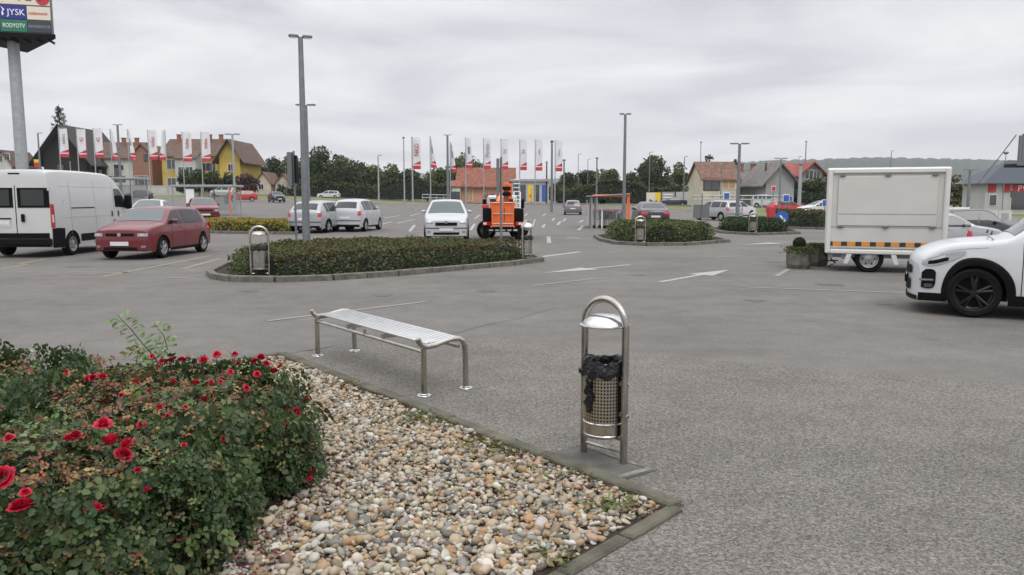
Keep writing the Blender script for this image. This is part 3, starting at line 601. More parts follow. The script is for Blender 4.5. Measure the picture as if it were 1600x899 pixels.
house('white rendered house with brown tiled roof behind the left banners',139,212,175,11,246,224,'w_white','roof_brown',[(149,262,1.0,1.0,'dark'),(156,262,1.0,1.0,'dark'),(163,266,1.0,2.4,'dark'),(182,266,1.0,2.4,'dark'),(189,262,1.0,1.0,'dark'),(152,281,2,1.6),(182,280,4,1.3,'dark')],chim=[(-.42,),(.1,),(.38,)])
house('bare brick gabled house left of the yellow house',210,240,174,13,242,226,'w_brick','roof_brown',[(216,284,1.6,2.6),(226,284,1.6,2.6),(229,247,1.2,1.5,'dark')],gable=True,oh=.4)
house('yellow house with brown tiled roof behind the left banners',256,345,172,12,243,219,'w_yellow','roof_brown',[(268,257,2.2,2.2),(268,285,2.2,2.0),(322,261,1.6,1.8),(332,261,1.6,1.8)],chim=[(-.35,),(.2,),(.4,)])
house('pale rendered wing between the two yellow gables',276,308,168,6,248,238,'w_pale','roof_brown',[(284,268,1.6,2),(296,268,1.6,2)],oh=.3,cat='house wing',name='house_wing')
house('yellow gable end with brown verge right of the last left banner',345,377,169,14,243,219,'w_yellow','roof_brown',[(361,262,1.4,1.6)],gable=True,oh=1.2,cat='house wing',name='house_wing')
house('little cream cottage with steep brown roof beside the purple tree',400,424,170,8,286,270,'w_cream','roof_mossy',[(408,292,1.2,1.2)],gable=True,oh=.4,cat='cottage',name='cottage')
house('little cream cottage left of the back-to-back signs',430,456,172,8,289,273,'w_cream','roof_mossy',[(441,294,1.2,1.2)],gable=True,oh=.4,cat='cottage',name='cottage')
house('salmon house with an orange tiled roof behind the crane truck',719,799,152,10,289,264,'w_pink','roof_orange',[(733,305,1.5,2.4,'board'),(780,303,1.2,1.4)],oh=.9)
sal=[q for q in C.objects if q.get('label','').startswith('salmon house')][0]; q=pd(767,307,152); text('AURA',1.25,'blacktxt',sal,(q.x-sal.location.x,-5.12,q.z-sal.location.z),(PI/2,0,0),ext=.03)
house('small lean-to with orange roof at the left end of the salmon house',706,719,150,6,292,284,'w_white','roof_orange',[(712,307,1.6,1.8,'dark')],oh=.3,cat='annexe',name='annexe')
house('pale house with steep mossy brown roof and white gable beside the grey cottage',1095,1152,122,7.5,280,255,'w_cream','roof_mossy',[(1109,288,2.6,2.0,'dark'),(1136,289,2.2,1.3,'board')],oh=.4,rz=R(4))
house('cream cottage with plain grey roof between two larger houses',1152,1196,130,8,284,267,'w_cream','roof_grey',[(1163,296,1.6,1.8,'board'),(1184,288,.8,.8,'dark')],oh=.4,chim=[(-.2,),(.25,)],cat='cottage',name='cottage')
house('big grey rendered gabled house with blue doors',1196,1240,118,12,282,257,'w_grey','roof_grey',[(1227,316,.7,2.2,'dark'),(1232,316,.7,2.2,'dark')],gable=True,oh=.9)
house('red-tiled rear house left of the dark trees',1222,1252,126,10,275,257,'w_grey','roof_red',[(1233,290,1,1.6),(1243,290,1,1.6)],oh=.4,cat='house wing',name='house_wing')
house('grey rendered house with red roof and gable beside the dark trees',1252,1284,124,12,270,255,'w_grey','roof_red',[(1264,273,1.4,1.5),(1276,273,1.1,1.3)],gable=True,oh=.8)
# sign on the salmon wall: black oval
# glass-fronted shop
c=gp(828,150); o=thing('shop','flat-roofed glass-fronted shop with yellow and blue panels right of the salmon house','shop',c)
mb=MB(); mb.box((-3.6,0,0),(3.6,8,4.3)); mb.build('wall','w_pale',o,smooth=0); mb=MB(); mb.box((-3.9,-.4,4.3),(3.9,8.3,4.75)); mb.build('roof','w_grey',o,smooth=0)
for x,m_c,wd in ((-2.7,'win',1.0),(-1.4,'win',1.2),(.1,'yellow',.9),(1.3,'win',1.0),(2.7,'blue',.8)):
    mb=MB(); mb.box((x-wd/2,-.06,.5),(x+wd/2,.02,3.7)); mb.build('panel' if m_c!='win' else 'window',m_c,o,smooth=0)
mb=MB(); mb.tube([(.1,-1,0),(.1,-1,3)],.06,6); fp=mb.build('pole','galv',thing('advertising_flag','small yellow and orange advertising flag before the glass-fronted shop','flag',gp(829,146)),smooth=30)
mb=MB(); mb.box((-.35,-1.02,1),(.3,-.98,2.9)); mb.build('banner','yellow',fp.parent,smooth=0); mb=MB(); mb.box((-.3,-1.05,1.3),(.2,-1.025,1.9)); mb.build('printed_patch','orange',fp.parent,smooth=0)
# red-banded shop at the right
Y=88; c=gp(1582,Y); z=lambda py:pd(0,py,Y).z-c.z
x0=pd(1540,300,Y).x-c.x; x1=x0+16
o=thing('shop','grey shop with dark blue hipped roof and red sign band at the right edge','shop',c)
mb=MB(); mb.box((x0,0,-.5),(x1,4.5,z(287))); mb.build('wall','w_pale',o,smooth=0)
mb=MB(); za,zb=z(287),z(252); mb.add([(x0-.8,-.8,za),(x1,-.8,za),(x1,5.3,za),(x0-.8,5.3,za),(x0+3.6,2.2,zb+.2),(x1,2.2,zb+.2)],[(0,1,5,4),(3,0,4),(2,3,4,5),(0,3,2,1),(1,2,5)]); mb.build('roof','roof_blue',o,smooth=0)
for a,b_ in ((x0+.25,x0+1.1),(x0+1.9,x0+2.7),(x0+3.0,x0+9)):
    mb=MB(); mb.box((a,-.12,z(300)),(b_,-.003,z(288))); mb.build('red_sign_panel','flagred',o,smooth=0)
text('PVC',.95,'white',o,(x0+4.35,-.16,z(295)),(PI/2,0,0))
for px,py,ww,wh in ((1551,313,.9,1.3),(1592,303,2.2,.9),(1592,318,2,1.6)):
    q=pd(px,py,Y); mb=MB(); mb.box((q.x-c.x-ww/2,-.06,q.z-c.z-wh/2),(q.x-c.x+ww/2,.02,q.z-c.z+wh/2)); f=mb.build('window','frame',o,smooth=0); mb=MB(); mb.box((q.x-c.x-ww/2+.08,-.09,q.z-c.z-wh/2+.08),(q.x-c.x+ww/2-.08,-.061,q.z-c.z+wh/2-.08)); mb.build('pane','win',f,smooth=0)
# near building corner: awning poking in at the right edge
o=thing('building_corner','grey corrugated canopy edge of the near building at the right picture edge','building',(9.16,14.2,0))
mb=MB(); 
for k in range(26):
    x=.0+k*.05; mb.box((x,0,2.28-.0*k),(x+.044,.035 if k%2 else .05,2.82+.11*k/4))
mb.build('corrugated_fascia','signback',o,smooth=0); mb=MB(); mb.box((.0,.06,2.26),(3,.42,2.32)); mb.build('soffit','wood',o,smooth=0); mb=MB(); mb.box((1.6,.5,0),(3,.8,2.26)); mb.build('wall','w_pale',o,smooth=0)
mb=MB(); mb.rbox((.14,.0,3.74),(.34,.2,4.2),.03); mb.tube([(.24,.12,2.9),(.24,.12,3.78)],.03,6); mb.build('bracket_lamp','black',o,smooth=0)
# cable from that corner
mb=MB(); a=Vector((9.14,14.3,2.83)); b=pd(1498,277,60); mb.tube([a.lerp(b,t)-Vector((0,0,.9*math.sin(t*PI))) for t in np.linspace(0,1,16)],.011,6); tag(mb.build('cable','galv'),'thin overhead cable running down from the canopy corner at right','cable')
# ================================================================ LAMP POSTS
def lamp(px,ytop,Y,label,r=(.10,.06),head='T',group='lamp posts around the car park',m='galv',hs=1.0,rz=0):
    b=gp(px,Y); H=pd(px,ytop,Y).z-b.z; o=thing('lamp_post',label,'lamp post',b,rz,group)
    mb=MB(); mb.tube([(0,0,-.1),(0,0,H*.5),(0,0,H-.12)],[r[0],(r[0]+r[1])/2,r[1]],12); mb.build('pole',m,o)
    mb=MB(); mb.box((-r[0]*2,-r[0]*2,-.02),(r[0]*2,r[0]*2,.03)); mb.build('base_plate','galv',o,smooth=0)
    if head in('T','L'):
        for s in ((-1,1) if head=='T' else (1,)):
            mb=MB(); mb.tube([(0,0,H-.18),(s*.12*hs,0,H-.10)],.03*hs,6); mb.rbox((s*.10*hs if s>0 else -.62*hs,-.14*hs,H-.13),(.62*hs if s>0 else -.10*hs,.14*hs,H-.06),.02); h=mb.build('lamp_head','signback',o,smooth=30)
            mb=MB(); mb.box((min(s*.2,s*.55)*hs,-.1*hs,H-.145),(max(s*.2,s*.55)*hs,.1*hs,H-.131)); mb.build('lens','lamp_lens',h,smooth=0)
    else:
        mb=MB(); mb.lathe([(0,H-.1),(.16*hs,H-.08),(.26*hs,H+.08),(.2*hs,H+.16),(0,H+.2)],n=14); mb.build('lamp_head','signback',o)
    return o
lamp(477,51,20.6,'tall near lamp post with two flat heads rising from the long hedge',(.108,.062),hs=.48,rz=R(22))
lamp(482,161,40,'second tall lamp post just behind the nearest one',(.11,.08),hs=.8)
lamp(975,175,37.5,'lamp post rising from the hedge beside the orange trolley shelter',(.095,.06),hs=.45)
lamp(1153,222,47,'lamp post on the back of the third island, right of the silver cars',(.13,.08),hs=.9,m='galv')
for px,yt,Y,r0,hd,lb in [(190,194,105,.2,'T','lamp post rising behind the white van between the left banners'),(367,208,66,.11,'T','lamp post at the right end of the left trolley shelter'),(66,207,110,.14,'L','lamp post in front of the black gable, left end'),
 (592,242,128,.14,'L','slim lamp post in front of the trees left of centre'),(632,216,128,.13,'P','tall thin lamp post just left of the first banner'),(700,210,122,.22,'T','thick lamp post between the second and third banners'),(862,222,92,.16,'P','lamp post with round head just before the last banner'),
 (881,251,118,.15,'N','bare post right of the last banner'),(932,248,130,.16,'N','bare post above the orange trolley shelter roof'),(854,254,150,.18,'N','dark timber utility pole behind the banners'),(903,240,150,.08,'L','distant street lamp first right of the banners'),(918,248,155,.08,'L','distant street lamp second right of the banners'),
 (1014,237,140,.10,'L','street lamp in front of the tall full tree'),(1068,244,135,.10,'L','street lamp left of the white gable'),(1093,223,160,.10,'P','tall thin lamp behind the mossy-roofed house'),(1126,256,112,.09,'L','street lamp in front of the mossy-roofed house'),(1218,246,75,.10,'T','lamp post in front of the big grey gable'),(1256,222,155,.13,'P','tall thin mast lamp above the red roofs'),(1246,244,160,.08,'L','short lamp above the red roofs'),
 (1249,258,108,.28,'N','thick pale concrete pole before the red-roofed grey house'),(1195,256,122,.2,'N','dark utility pole between cream cottage and grey gable'),(1389,235,170,.10,'L','street lamp rising above the trailer roof'),(1513,264,75,.16,'T','lamp post right of the trailer before the hills'),(1567,240,80,.05,'N','thin mast before the red-banded shop'),(448,262,150,.07,'N','thin pole beside the left cottage')]:
    lamp(px,yt,Y,lb,(r0,r0*.7),head=hd,hs=1.0 if hd!='P' else .9,m='galv_light' if 'pale' in lb or px in(632,592,367) else 'galv' if 'dark' not in lb else 'bark')
# ================================================================ BANNERS
def banner(px,ytop,Y,wm,hm,txt,tm,label,group,pr=.08,furl=0,side=1,topgap=.25,nx=9,words=.6):
    b=gp(px,Y); H=pd(px,ytop,Y).z-b.z; o=thing('banner_pole',label,'banner pole',b,0,group)
    mb=MB(); mb.tube([(0,0,0),(0,0,H)],[pr,pr*.75],8); mb.build('pole','galv_light',o)
    mb=MB(); mb.tube([(0,0,H-topgap*.5),(side*wm*(1-.8*furl),0,H-topgap*.5)],.025,5); mb.build('arm','galv_light',o)
    zt=H-topgap; ph=random.uniform(0,6)
    def surf(u,v,off=0):   # u 0..1 out from the pole, v 0..1 downwards
        wd=wm*(1-furl*(1-v)**.8*.95)*(1 if furl==0 else .95); return (side*(.09+u*wd),(.09*math.sin(u*5+v*4+ph)+furl*.35*math.sin(u*7+v*2))-off,zt-v*hm-(.12*u*furl*hm*.4))
    def patch(u0,u1,v0,v1,off,nu=8,nv=14,shape=None):
        rows=[]
        for j in range(nv+1):
            v=v0+(v1-v0)*j/nv; rows.append([surf(u0+(u1-u0)*i/nu,(shape(u0+(u1-u0)*i/nu,v) if shape else v),off) for i in range(nu+1)])
        return rows
    mb=MB(); mb.grid(patch(0,1,0,1,0)); cl=mb.build('cloth','flagwhite',o,recalc=False,smooth=60)
    mb=MB(); mb.grid(patch(0,1,.88,1,.012,nv=3)); mb.grid(patch(0,1,.88,1,-.012,nv=3))
    for s in (.012,-.012): mb.grid(patch(0,1,0,1,s,nv=3,shape=lambda u,v:.72+.12*(1-u)**1.0+ (.84-(.72+.12*(1-u)))*v))
    mb.build('red_print',['flagred'],cl,recalc=False,smooth=60)
    if txt and not furl:
        text(txt,wm*words,tm,o,(side*(.09+wm*.52),-.14,zt-hm*.36),(PI/2,-PI/2,0),ext=.01,sx=.9)
    elif txt: 
        mb=MB(); mb.grid(patch(.3,.8,.25,.5,.012)); mb.build('print',tm,cl,recalc=False,smooth=60)
    return o
RG='tall banners in the right-hand row'
for i,(px,yt,Y,tx,tm,fu,lb) in enumerate([(645,214,92,'NKD','flagred',0,'white banner lettered large in red, leftmost of the right-hand row'),(673,213,118,'x','flaggrey',.9,'half-furled triangular banner second in the right-hand row'),(704,222,124,'x','flaggrey',.75,'half-furled banner half hidden by the thick lamp post'),(728,215,120,'CENTAR','flaggrey',.25,'partly furled banner with dark lettering above the orange roof, left one'),
 (756,216,120,'Pertini','flaggrey',0,'banner with dark script lettering above the orange roof'),(783,217,120,'H','flaggrey',0,'banner with square grey emblem behind the crane mast'),(812,218,120,'H','flaggrey',0,'banner with square grey emblem right of the crane mast'),(836,218,118,'takko','flaggrey',0,'banner with faint thin lettering before the round-headed lamp'),(867,219,118,'fashion','flaggrey',0,'last banner of the right-hand row beside the round-headed lamp')]):
    banner(px,yt,Y,1.0 if i else .9,4.4 if i else 3.5,tx,tm,lb,RG,furl=fu,pr=.09 if i else .10,words=.85 if len(tx)<4 or i==4 else .42)
LG='tall banners in the left-hand row'
for i,(px,yt,Y,tx,tm,fu,sd,lb) in enumerate([(98,199,140,'takko','flaggrey',0,1,'banner with thin grey lettering in front of the black gable'),(126,200,140,'42','flagred',0,1,'banner with pale red emblem, second in the left-hand row'),(152,200,140,'42','flagred',0,1,'banner with faded emblem, third in the left-hand row'),(178,202,140,'','flaggrey',.85,1,'narrow furled banner left of the lamp post behind the van'),(205,202,140,'x','flaggrey',.85,1,'narrow furled banner right of the lamp post behind the van'),
 (236,203,140,'kidea','flagred',0,1,'banner with red lettering left of the yellow house'),(263,203,140,'','flagred',.6,-1,'slanting half-furled banner crossing the left edge of the yellow house'),(289,206,140,'kidea','flagred',0,1,'red-lettered banner over the middle of the yellow house'),(318,206,140,'kidea','flagred',0,1,'last red-lettered banner of the left-hand row')]):
    banner(px,yt,Y,1.5 if not fu else 1.3,5.0,tx,tm,lb,LG,furl=fu,side=sd,pr=.10,words=.6)
mb=MB(); mb.tube([(0,0,0),(0,0,6.5)],.08,6); tag(mb.build('pole','galv_light'),'bare pole right of the first left banner','pole'); bpy.data.objects['pole']
o=[q for q in C.objects if q.get('label')=='bare pole right of the first left banner'][0]; o.name='bare_pole'; o.location=gp(113,142)
# ================================================================ SIGN PYLON
Y=52; c=gp(38,Y); o=thing('sign_pylon','tall round steel pylon carrying a triangular shop sign at top left','sign pylon',c,R(14))
Hb=pd(31,57,Y-1.3).z-c.z; mb=MB(); mb.tube([(0,0,-.2),(0,0,Hb+.3)],[.38,.34],24); mb.build('column','galv_light',o)
s=lambda px:(pd(px,40,Y-1.3).x-c.x)*.94-.46
# triangular prism: front face, edges receding
xr=s(86); xl=xr-6.6; yf=-1.5; ap=((xl+xr)/2-.1,yf+5.6); zb=Hb+.22; zt=zb+5.3
mb=MB(); mb.prism([(xl,yf),(xr,yf),ap],zb,zt); mb.build('sign_box','signback',o,smooth=0)
mb=MB(); mb.prism([(xl-.05,yf-.1),(xr+.1,yf-.1),(ap[0],ap[1]+.15)],zb-.28,zb-.003)
for k in range(9): mb.box((xl+.6+k*.7,yf,zb-.42),(xl+.68+k*.7,yf+1.2,zb-.281))
mb.build('soffit_grille','black',o,smooth=0)
def panel(x0,x1,z0,z1,m): 
    mb=MB(); mb.rbox((x0+.02,yf-.07,zb+z0*.87+.02),(x1-.02,yf-.003,zb+z1*.87-.02),.01); return mb.build('sign_panel',m,o,smooth=0)
U=43/7.25/FP*Y # metres per panel row helper
pxm=lambda px:s(px)
panel(pxm(-26),pxm(7),.05,.92,'charcoal'); panel(pxm(7),pxm(47),.05,.92,'green'); panel(pxm(47),pxm(83),.05,.92,'charcoal')
panel(pxm(-26),pxm(7),.95,1.93,'charcoal'); panel(pxm(7),pxm(47),.95,1.93,'navy'); panel(pxm(47),pxm(83),.95,1.93,'cream')
panel(pxm(-26),pxm(83),1.97,4.0,'cream'); panel(pxm(-26),pxm(83),4.04,5.9,'white')
T=lambda s_,sz,m,px,z_,sx=1: text(s_,sz*.87,m,o,(pxm(px),yf-.09,zb+z_*.87),(PI/2,0,0),ext=.008,sx=sx)
T('RODYOTV',.42,'white',27,.48,.72); T('AMONDATUR',.28,'galv_light',65,.48,.82); T('JYSK',.62,'white',31.5,1.42,.95); T('müllermarkt',.28,'redtxt',64,1.42,.9); T('KA',1.1,'blacktxt',52,2.62,1.1)
mb=MB(); mb.lathe([(0,0),(.40,0),(.40,-.02),(0,-.02)],(pxm(72),yf-.075,zb+2.15),n=28,axis='y'); mb.build('red_disc','flagred',o)
mb=MB(); # long-necked bird emblem beside the lettering
mb.extr([(pxm(11),zb+1.0),(pxm(13.5),zb+1.13),(pxm(11.5),zb+1.26),(pxm(14.8),zb+1.39),(pxm(11.5),zb+1.52),(pxm(9),zb+1.58),(pxm(12),zb+1.39),(pxm(9.8),zb+1.2)],yf-.082,yf-.071); mb.build('bird_emblem','white',o,smooth=0)
# small red and yellow fuel-type sign
c=gp(62,120); o=thing('roadside_sign','small red and yellow roadside sign above the van roof','sign',c); h0=pd(0,262,120).z-c.z
mb=MB(); mb.tube([(0,0,0),(0,0,h0)],.08,6); mb.build('pole','galv',o); mb=MB(); mb.rbox((-.45,-.1,h0),(.45,.1,h0+.75),.02); mb.build('lower_panel','flagred',o); mb=MB(); mb.rbox((-.45,-.1,h0+.76),(.35,.1,h0+1.2),.02); mb.build('upper_panel','yellow',o)
# ================================================================ TRAFFIC SIGNS, FENCES, HOARDINGS
def post(px,Y,H,label,cat='road sign',name='road_sign',r=.03):
    o=thing(name,label,cat,gp(px,Y)); mb=MB(); mb.tube([(0,0,-.05),(0,0,H)],r,8); mb.build('post','galv',o); return o
b=gp(461,21.5); zz_=lambda py,Y:pd(0,py,Y).z
o=post(461,21.5,zz_(236,21.5),'grey back-to-back sign panel on a thin post left of the nearest lamp post',r=.03)
for dx,zt_,zb_,wd in ((-.10,zz_(238,21.5),zz_(292,21.5),.13),(.055,zz_(243,21.5),zz_(286,21.5),.05)):
    mb=MB(); mb.rbox((dx-wd/2,-.10,zb_),(dx+wd/2,.10,zt_),.01); mb.build('sign_panel','signback' if dx<0 else 'black',o,smooth=0)
o=post(783,22.8,zz_(246,22.8),'thin post with an edge-on grey sign in front of the crane truck',r=.035)
mb=MB(); mb.rbox((-.135,-.12,zz_(306,22.8)),(-.05,.12,zz_(248,22.8)),.012); mb.build('sign_panel','signback',o,smooth=0)
o=post(1097,42,zz_(302,42),'square grey sign back on a post left of the far silver hatchback',r=.03); mb=MB(); mb.rbox((-.45,.03,zz_(341,42)),(.42,.06,zz_(320,42)),.01); mb.build('sign_panel','signback',o,smooth=0)
for px,Y,yt,yb,m_,lb in ((1135,75,301,312,'blue','blue square sign behind the far silver hatchback'),(1228,70,304,316,'blue','blue parking sign before the big grey gable'),(1234,72,306,315,'blue','smaller blue sign right of the parking sign'),(1289,60,312,323,'blue','blue sign left of the trailer'),(1208,85,291,299,'flagred','red and white triangular-topped sign by the grey gable')):
    o=post(px,Y,pd(0,yt,Y).z-G(pd(px,310,Y).x,Y),lb,r=.04); zt_=pd(0,yt,Y).z-o.location.z; zb_=pd(0,yb,Y).z-o.location.z; w_=(yb-yt)/FP*Y*.42
    mb=MB(); mb.rbox((-w_,-.08,zb_),(w_,-.045,zt_),.01); mb.build('sign_panel','white',o,smooth=0); mb=MB(); mb.box((-w_*.85,-.10,zb_+w_*.2),(w_*.85,-.081,zt_-w_*.2)); mb.build('sign_face',m_,o,smooth=0)
# keep-right beacon
Y=40.5; o=thing('traffic_beacon','orange-red beacon post with round blue keep-right disc on the third island','traffic sign',gp(1209,Y)); H=pd(0,323,Y).z
mb=MB(); mb.rbox((-.30,-.15,0),(.05,.15,H),.04); mb.build('post','flagred',o); mb=MB(); mb.lathe([(0,-.16),(.33,-.16),(.33,-.12),(0,-.12)],(.38,-.1,H-.55),n=24,axis='y'); mb.tube([(.38,-.1,0),(.38,-.1,H-.6)],.04,6); mb.build('disc','blue',o)
mb=MB(); mb.extr([(.22,H-.45),(.34,H-.45),(.5,H-.7),(.5,H-.58),(.58,H-.8),(.36,H-.78),(.44,H-.73)],-.275,-.262); mb.build('arrow','white',o,smooth=0)
# hoardings
for px0,px1,y0,y1,Y,m_,lb in ((1010,1032,301,321,138,'cream','yellow and white advertising hoarding left of the grey hoarding'),(1034,1054,300,320,139,'w_grey','grey printed hoarding behind the far dark car'),(1056,1078,300,321,139,'w_pale','pale hoarding next to the white gable')):
    c=gp((px0+px1)/2,Y); w_=(px1-px0)/2/FP*Y; o=thing('hoarding',lb,'hoarding',c,0,'hoardings along the street'); za=pd(0,y1,Y).z-c.z; zb_=pd(0,y0,Y).z-c.z
    mb=MB(); mb.box((-w_,-.08,za),(w_,.08,zb_)); mb.build('board',m_,o,smooth=0); mb=MB(); mb.box((-w_*.8,.09,-.1),(-w_*.7,.2,zb_)); mb.box((w_*.7,.09,-.1),(w_*.8,.2,zb_)); mb.build('legs','galv',o,smooth=0)
    if px0==1010:
        mb=MB(); mb.box((w_*.25,-.10,za),(w_,-.081,zb_)); mb.build('yellow_print','yellow',o,smooth=0); mb=MB(); mb.extr([(-w_*.7,za+.5),(w_*.6,za+.35),(w_*.5,za+.9),(0,za+.7),(-w_*.5,za+1.1)],-.13,-.11); mb.build('dark_print','charcoal',o,smooth=0)
    elif px0==1034:
        mb=MB()
        for k in range(3): mb.box((-w_*.8,-.11,za+.7+k*.5),(w_*.7,-.081,za+.9+k*.5))
        mb.build('printed_lines','white',o,smooth=0)
def fence(xa,xb,Y,y0,y1,label,nb,m_='galv_light',name='fence',bars=2,Yb=None):
    a=gp(xa,Y); b=gp(xb,Yb or Y); o=thing(name,label,'fence',a); L=(b-a); H=pd(0,y0,Y).z-a.z; lo=pd(0,y1,Y).z-a.z
    for k in range(nb+1):
        p=L*(k/nb); mb=MB(); mb.box((p.x-.06,p.y-.06,p.z-.1),(p.x+.06,p.y+.06,p.z+H)); mb.build('fence_post',m_,o,smooth=0)
    mb=MB()
    for k in range(bars): z_=lo+(H-lo)*k/max(1,bars-1); mb.tube([(0,-.09,z_),(L.x,L.y-.09,L.z+z_)],.09,6)
    mb.build('rails',m_,o); return o
fence(1082,1222,96,306,312,'white two-rail guard fence in front of the pale houses',9,'galv_light')
fence(660,704,128,304,309,'low pale rail fence left of the salmon house',4)
c=gp(205,158); o=thing('wall','long pale boundary wall behind the left banners','wall',c); mb=MB(); mb.box((-14,0,-.3),(13,.25,2.0)); mb.box((-14.1,-.05,2.0),(13.1,.3,2.1)); mb.build('wall_face','w_pale',o,smooth=0)
c=gp(1525,70); o=thing('panel_fence','row of white panel fence segments before the red-banded shop','fence',c); 
for k in range(4):
    mb=MB(); x=-1.6+k*1.25; mb.box((x,0,0),(x+1.15,.06,1.15)); mb.build('fence_panel','w_white',o,smooth=0); mb=MB(); mb.box((x+.25,-.03,.35),(x+.9,-.003,.9)); mb.build('panel_recess','w_grey',o,smooth=0)
c=gp(1490,62); o=thing('barrier','red and white striped barrier boards right of the trailer','barrier',c)
for k in range(5): mb=MB(); mb.box((-1.1,-.04,.55+k*.22),(1.3,.04,.70+k*.22)); mb.build('board','flagred' if k%2 else 'white',o,smooth=0)
mb=MB(); [mb.box((x,-.03,-.1),(x+.08,.05,1.6)) for x in (-1.0,1.1)]; mb.build('legs','galv',o,smooth=0)
# drive leading up to the red-banded shop
mb=MB(); pts=A_((1512,368),(1575,372),(1592,345),(1560,333),(1545,334)); mb.add([(p.x,p.y,G(p.x,p.y)+.14) for p in pts],[tuple(range(5))]); struct(mb.build('driveway','street',smooth=0))
# ================================================================ VEHICLES
TOP={'hatch':[(-.5,.56),(-.497,.63),(-.483,.70),(-.375,.925),(-.33,.968),(-.1,1.0),(.05,.98),(.095,.955),(.245,.70),(.285,.675),(.43,.62),(.485,.585),(.5,.545)],
'sedan':[(-.5,.56),(-.497,.60),(-.485,.69),(-.36,.735),(-.315,.755),(-.20,.93),(-.12,.985),(0,1),(.06,.985),(.255,.70),(.30,.67),(.44,.60),(.487,.56),(.5,.52)],
'mpv':[(-.5,.52),(-.497,.58),(-.487,.66),(-.45,.90),(-.41,.96),(-.1,1.0),(.06,.985),(.10,.965),(.285,.655),(.33,.625),(.44,.57),(.487,.53),(.5,.49)],
'estate':[(-.5,.54),(-.497,.60),(-.485,.68),(-.44,.92),(-.40,.96),(-.05,1),(.05,.98),(.10,.95),(.245,.69),(.285,.655),(.43,.60),(.485,.56),(.5,.52)],
'suv':[(-.5,.56),(-.495,.62),(-.48,.68),(-.43,.90),(-.38,.955),(-.05,1),(.06,.985),(.10,.955),(.205,.685),(.26,.66),(.36,.638),(.42,.608),(.462,.565),(.486,.525),(.496,.49),(.5,.44)],
'van':[(-.5,.20),(-.499,.95),(-.49,.985),(-.3,1),(.1,.99),(.18,.965),(.235,.90),(.375,.58),(.41,.535),(.465,.47),(.49,.38),(.5,.22)]}
SEC={'c':[(0,.93),(.16,.98),(.34,1),(.52,.99),(.66,.95),(.70,.93),(.97,.70),(1.05,.66)],'van':[(0,.96),(.1,.99),(.3,1),(.5,.995),(.75,.965),(1,.88)]}
def chaikin(p,it=2):
    for _ in range(it):
        q=[p[0]]
        for a,b in zip(p[:-1],p[1:]): q+=[tuple(.75*a[i]+.25*b[i] for i in (0,1)),tuple(.25*a[i]+.75*b[i] for i in (0,1))]
        p=q+[p[-1]]
    return p
def wheel(parent,x,y,side,r,wd,rimm='rim',spokes=5,lod=0,name='wheel',rf=.64):
    e=thing(name,None,None,(x,y,r)); e.parent=parent; s=side
    mb=MB(); w2=wd/2
    mb.lathe([(r*(rf-.02),-w2*.9),(r*.90,-w2),(r*.98,-w2*.8),(r,-w2*.45),(r,w2*.45),(r*.98,w2*.8),(r*.90,w2),(r*(rf-.02),w2*.9),(r*(rf-.02),-w2*.9)],n=28,axis='y'); mb.build('tyre','rubber',e)
    rr=r*rf; yo=s*w2
    mb=MB(); mb.lathe([(rr*.80,yo*.3),(rr*.90,yo*.5),(rr*.93,yo*.9),(rr,yo*.96),(rr*1.01,yo*.80)],n=28,axis='y'); mb.mi=1; mb.lathe([(0,yo*.12),(rr*.95,yo*.12)],n=20,axis='y'); mb.mi=0
    if lod==0:
        for k in range(spokes):
            a=2*PI*k/spokes+.3
            for da in ((-.16,.16) if spokes==5 else (0,)):
                p=[(rr*.16*math.cos(a),yo*.78,rr*.16*math.sin(a)),(rr*.9*math.cos(a+da),yo*.72,rr*.9*math.sin(a+da))]; mb.tube(p,[rr*.10,rr*.075],5)
        mb.lathe([(0,yo*.92),(rr*.20,yo*.9),(rr*.24,yo*.5)],n=14,axis='y')
    else:
        mb.lathe([(0,yo*.86),(rr*.3,yo*.84),(rr*.62,yo*.62),(rr*.85,yo*.74)],n=14,axis='y')
        mb.mi=1
        for k in range(6):
            a=2*PI*k/6; mb.lathe([(0,yo*.80),(rr*.11,yo*.80)],(rr*.64*math.cos(a),0.,rr*.64*math.sin(a)),n=6,axis='y')
    mb.build('rim',[rimm,'black'],e,recalc=False); return e
